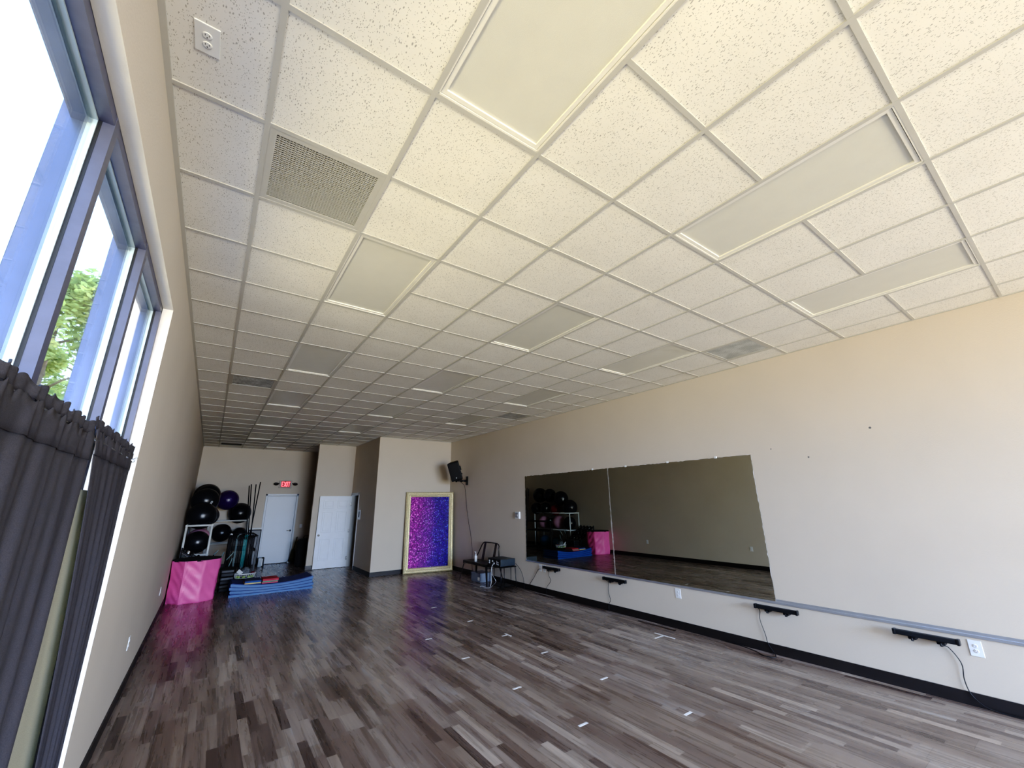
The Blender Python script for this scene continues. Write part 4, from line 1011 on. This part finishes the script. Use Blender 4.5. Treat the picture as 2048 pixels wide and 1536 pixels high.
# things on top of the basket
b = bmesh.new(); bmesh.ops.create_icosphere(b, subdivisions=4, radius=0.085)
rnd = random.Random(5); offs = [Vector((rnd.uniform(-9, 9), rnd.uniform(-9, 9), rnd.uniform(-9, 9))) for _ in range(3)]
from mathutils import noise
for v in b.verts:
    d_ = v.co.normalized(); v.co = d_*(0.085+0.03*noise.noise(d_*3+offs[0])+0.02*noise.noise(d_*7+offs[1]))
    v.co.z *= 0.95
for f_ in b.faces: f_.smooth = True
mm = MB(); mm.merge(b, Matrix.Translation((1.36, 10.66, 0.335))); tag(mm.build('crumpled_cloth', M['greycloth']), 'crumpled dark grey mesh bag on top of the laundry basket', 'bag')
tag(MB().rbox(-0.055, 0.055, -0.002, 0.002, -0.045, 0.045, 0.001, 1, Matrix.Translation((1.235, 10.57, 0.328)) @ Matrix.Rotation(0.7, 4, 'Y') @ Matrix.Rotation(0.5, 4, 'X')).build('paper_card', M['white_plastic']), 'white paper card sticking out of the laundry basket', 'card')
tag(MB().sphere((1.50, 10.66, 0.29), 0.045, 16, 10, (1.1, 1.2, 0.6)).build('folded_cloth', M['redcloth']), 'dark red cloth at the right side of the basket top', 'cloth')

# blue mats
MX0, MX1, MY0, MY1 = 1.03, 2.60, 9.43, 10.18
ths = 0.046
def sag(x, i):
    t_ = (x-MX0)/(MX1-MX0)*2-1; return ths*i+ (0.021*i)*(abs(t_)**2.2)
for i in range(4):
    o = empty('folding_mat', ((MX0+MX1)/2, (MY0+MY1)/2, 0)); 
    tag(o, ['bottom blue folding gym mat of the stack, flat on the floor', 'blue folding gym mat, second from the bottom of the stack', 'blue folding gym mat, third from the bottom of the stack', 'topmost blue folding gym mat with curled ends, under the foam tiles'][i], 'mat', 'stacked blue gym mats')
    for nm, e0, e1, ins, mat in (('vinyl_cover', 0.0, 0.78, 0.003*i, 'matblue'), ('seam', 0.78, 0.995, 0.03, 'mat_gap')):  # the dark inset strip paints the shaded gap above each mat
        m = MB(); nx = 24; vs = []
        jx = 0.012*math.sin(i*2.1)
        for k in range(nx+1):
            x = MX0+jx+ins+(MX1-MX0-2*ins)*k/nx; zb = sag(x, i); th = ths+(0.021 if i else 0.012)*abs((x-MX0)/(MX1-MX0)*2-1)**2.2
            vs.append([m.bm.verts.new((x-o.location.x, y-o.location.y, zb+th*e)) for (y, e) in ((MY0+ins, e0), (MY1-ins, e0), (MY1-ins, e1), (MY0+ins, e1))])
        for k in range(nx):
            for q in range(4): m.bm.faces.new((vs[k][q], vs[k][(q+1) % 4], vs[k+1][(q+1) % 4], vs[k+1][q]))
        m.bm.faces.new(vs[0]); m.bm.faces.new(vs[-1]); m.build(nm, M[mat], o)

# foam tiles on the mats
zt = sag(1.58, 4)+0.006
def foam(x0, x1, y0, y1, z, th, mat, label):
    tag(MB().rbox(x0, x1, y0, y1, z, z+th, 0.004, 1).build('foam_tile', M['foam_'+mat]), label, 'foam tile', 'foam tiles on the mats')
z = zt
for (mat, th, dx, dy, lb) in (('navy', 0.018, 0.004, 0.0, 'dark foam tile at the bottom of the left pile on the mats'), ('yellow', 0.020, -0.006, -0.01, 'yellow foam tile under the blue ones'), ('blue', 0.022, 0.0, 0.01, 'mid blue foam tile on the yellow one'), ('navy', 0.020, 0.0, 0.01, 'navy foam tile topmost of the left pile')):
    foam(1.285+dx, 1.585+dx, 9.47+dy, 9.85+dy, z, th, mat, lb); z += th+0.0005
z = zt
for (mat, th, dx, dy, lb) in (('rose', 0.022, -0.005, -0.015, 'rose red foam tile at the bottom of the right pile'), ('green', 0.018, 0.0, 0.0, 'green foam tile between the red ones'), ('rose', 0.018, 0.008, 0.0, 'rose foam tile just below the top red one'), ('red', 0.026, 0.008, 0.01, 'red foam tile topmost of the right pile on the mats')):
    foam(1.60+dx, 1.90+dx, 9.47+dy, 9.85+dy, z, th, mat, lb); z += th+0.0005

# framed board beyond the cart
o = empty('notice_board', (1.715, 14.595, 0)); tag(o, 'grey board in a black frame leaning at the back wall left of the grey door', 'board')
f_ = MB(); f_.box(-0.2, 0.2, -0.02, 0.01, 1.03, 1.06).box(-0.2, -0.175, -0.02, 0.01, 0, 1.06).box(0.175, 0.2, -0.02, 0.01, 0, 1.06).box(-0.2, 0.2, -0.02, 0.01, 0, 0.03); f_.build('frame', M['black'], o)
MB().box(-0.175, 0.175, -0.008, 0.005, 0.03, 1.03).build('panel', simple('board_grey', (0.2, 0.2, 0.21, 1), 0.5), o)
MB().rbox(-0.22, 0.205, -0.05, 0.03, 1.075, 1.11, 0.005, 1).build('top_ledge', M['trimwhite'], o)

o = empty('waste_bin', (1.97, 14.17, 0)); tag(o, 'small silver bin on the floor in front of the grey door', 'bin')
MB().rbox(-0.07, 0.03, -0.09, 0.09, 0, 0.25, 0.008, 2).build('bin_body', simple('bin_grey', (0.30, 0.33, 0.36, 1), 0.5, 0.3), o); MB().rbox(0.03, 0.09, -0.09, 0.09, 0, 0.26, 0.006, 1).build('side_flap', M['black'], o)
MB().box(0.025, 0.045, -0.093, -0.089, 0.02, 0.23).build('stripe', M['white_plastic'], o)

o = empty('straw_broom', (2.87, 14.35, 0)); tag(o, 'olive brown straw broom head beside the grey door frame', 'broom')
b = MB(); rnd = random.Random(8)
for k in range(60):
    a = rnd.uniform(-1, 1); yy = rnd.uniform(-0.03, 0.03)
    b.tube([(a*0.04, yy*0.5, 0.42), (a*0.085, yy, 0.18+rnd.uniform(-0.02, 0.02)), (a*0.10, yy*1.4, 0.03+rnd.uniform(0, 0.06))], 0.006, 4)
b.build('bristles', M['straw'], o); MB().tube([(0, 0, 0.40), (0.10, 0.20, 0.78)], 0.012, 8).build('handle', M['straw'], o)
tag(MB().lathe([(0.02, 0), (0.035, 0.005), (0.035, 0.05), (0.02, 0.065)], 14, Matrix.Translation((2.775, 14.50, 0))).build('door_stop', M['white_plastic']), 'small white round door stop at the foot of the grey door', 'door stop')

o = empty('equipment_case', (3.02, 13.45, 0)); tag(o, 'tall soft black equipment case standing in the dark corner beyond the partition', 'case')
b = bmesh.new(); t_ = MB.__new__(MB); t_.bm = b; t_.box(-0.20, 0.25, -0.2, 0.2, 0.0, 0.84); bmesh.ops.bevel(b, geom=list(b.edges), offset=0.07, segments=4, profile=0.5, affect='EDGES')
for v in b.verts:
    if v.co.z > 0.5: v.co.z -= 0.10*max(0, -v.co.x/0.2)
mm = MB(); mm.merge(b); mm.build('case_body', M['blackcloth'], o); MB().tube([(-0.05, -0.02, 0.81), (-0.03, -0.02, 0.87), (0.08, -0.02, 0.87), (0.10, -0.02, 0.83)], 0.01, 8).build('carry_handle', M['blackcloth'], o)

# ================================================================== light
wd = bpy.data.worlds.new('World'); bpy.context.scene.world = wd; wd.use_nodes = True
nt = wd.node_tree; nt.nodes.clear()
tc = nt.nodes.new('ShaderNodeTexCoord'); sp = nt.nodes.new('ShaderNodeSeparateXYZ'); nt.links.new(tc.outputs['Generated'], sp.inputs[0])
zz = mth(nt, 'MULTIPLY_ADD', sp.outputs[2], 0.5, 0.5)
SKY, GR = 1.0, 1.0
col = ramp(nt, zz, [(0.0, (1.50, 1.26, 0.80, 1)), (0.42, (1.58, 1.33, 0.78, 1)), (0.485, (1.1, 1.0, 0.8, 1)), (0.515, (0.66, 0.83, 1.12, 1)), (0.60, (0.60, 0.86, 1.42, 1)), (0.80, (0.44, 0.73, 1.38, 1)), (1.0, (0.45, 0.78, 1.5, 1))])
bg = nt.nodes.new('ShaderNodeBackground'); nt.links.new(col, bg.inputs[0]); bg.inputs[1].default_value = 5.9
out = nt.nodes.new('ShaderNodeOutputWorld'); nt.links.new(bg.outputs[0], out.inputs[0])

def portal(name, loc, rot, sx, sy):
    l = bpy.data.lights.new(name, 'AREA'); l.shape = 'RECTANGLE'; l.size = sx; l.size_y = sy; l.cycles.is_portal = True
    o = bpy.data.objects.new(name, l); C.objects.link(o); o.location = loc; o.rotation_euler = rot
portal('window_portal', (-0.20, (WY-3.4)/2, (ZT+2.12)/2+0.0), (0, -PI/2, 0), ZT-2.1, WY+3.4)
portal('front_portal', (3.2, YF-0.18, 1.5), (PI/2, 0, 0), 5.4, 3.0)
def area(name, loc, tgt, sx, sy, power, colr):
    l = bpy.data.lights.new(name, 'AREA'); l.shape = 'RECTANGLE'; l.size = sx; l.size_y = sy; l.energy = power; l.color = colr
    o = bpy.data.objects.new(name, l); C.objects.link(o); o.location = loc
    o.rotation_euler = (Vector(tgt)-Vector(loc)).to_track_quat('-Z', 'Y').to_euler()
# daylight outside the storefront behind the camera: open sky above, sunlit pavement below
area('sky_light', (3.2, -12.0, 4.4), (3.2, 6, 0.8), 9, 4, 11500, (0.66, 0.89, 1.36))
area('pavement_light', (3.2, -11.5, -0.1), (3.2, -2.0, 3.0), 9, 4, 2600, (1.0, 0.84, 0.60))
sn = bpy.data.lights.new('sun', 'SUN'); sn.energy = 9.0; sn.angle = 0.01; sn.color = (1.0, 0.95, 0.85)
so = bpy.data.objects.new('sun', sn); C.objects.link(so)
so.rotation_euler = Vector((0.55, 0.10, 0.83)).to_track_quat('Z', 'Y').to_euler()

# ================================================================== camera
cam = bpy.data.cameras.new('camera'); co = bpy.data.objects.new('camera', cam); C.objects.link(co)
f_px, yaw, pitch, roll = 815.438, 0.620678, 0.283534, -0.012619
cam.sensor_width = 36; cam.lens = f_px/2048*36; cam.clip_start = 0.02; cam.clip_end = 300
fwd = Vector((math.sin(yaw)*math.cos(pitch), math.cos(yaw)*math.cos(pitch), math.sin(pitch)))
rgt = Vector((math.cos(yaw), -math.sin(yaw), 0)); upv = rgt.cross(fwd)
c_, s_ = math.cos(roll), math.sin(roll)
r2 = rgt*c_+upv*s_; u2 = -rgt*s_+upv*c_
mt = Matrix((r2, u2, -fwd)).transposed().to_4x4(); mt.translation = Vector((0.44846, -1.36271, 1.78198))
co.matrix_world = mt
sc = bpy.context.scene; sc.camera = co
sc.view_settings.view_transform = 'Standard'; sc.view_settings.look = 'None'; sc.view_settings.exposure = 0.0
sc.view_settings.use_curve_mapping = True
cmv = sc.view_settings.curve_mapping; cmv.use_clip = False; cmv.extend = 'EXTRAPOLATED'
cc = cmv.curves[3]
for (a_, b_) in ((0.025, 0.009), (0.06, 0.042), (0.12, 0.122), (0.26, 0.282), (0.5, 0.515)): cc.points.new(a_, b_)
cmv.update()
sc.cycles.max_bounces = 8; sc.cycles.diffuse_bounces = 4; sc.cycles.use_adaptive_sampling = True; sc.cycles.adaptive_threshold = 0.08; sc.cycles.glossy_bounces = 4; sc.cycles.transparent_max_bounces = 16
sc.cycles.sample_clamp_indirect = 8; sc.cycles.caustics_reflective = False; sc.cycles.caustics_refractive = False
sc.cycles.use_denoising = True
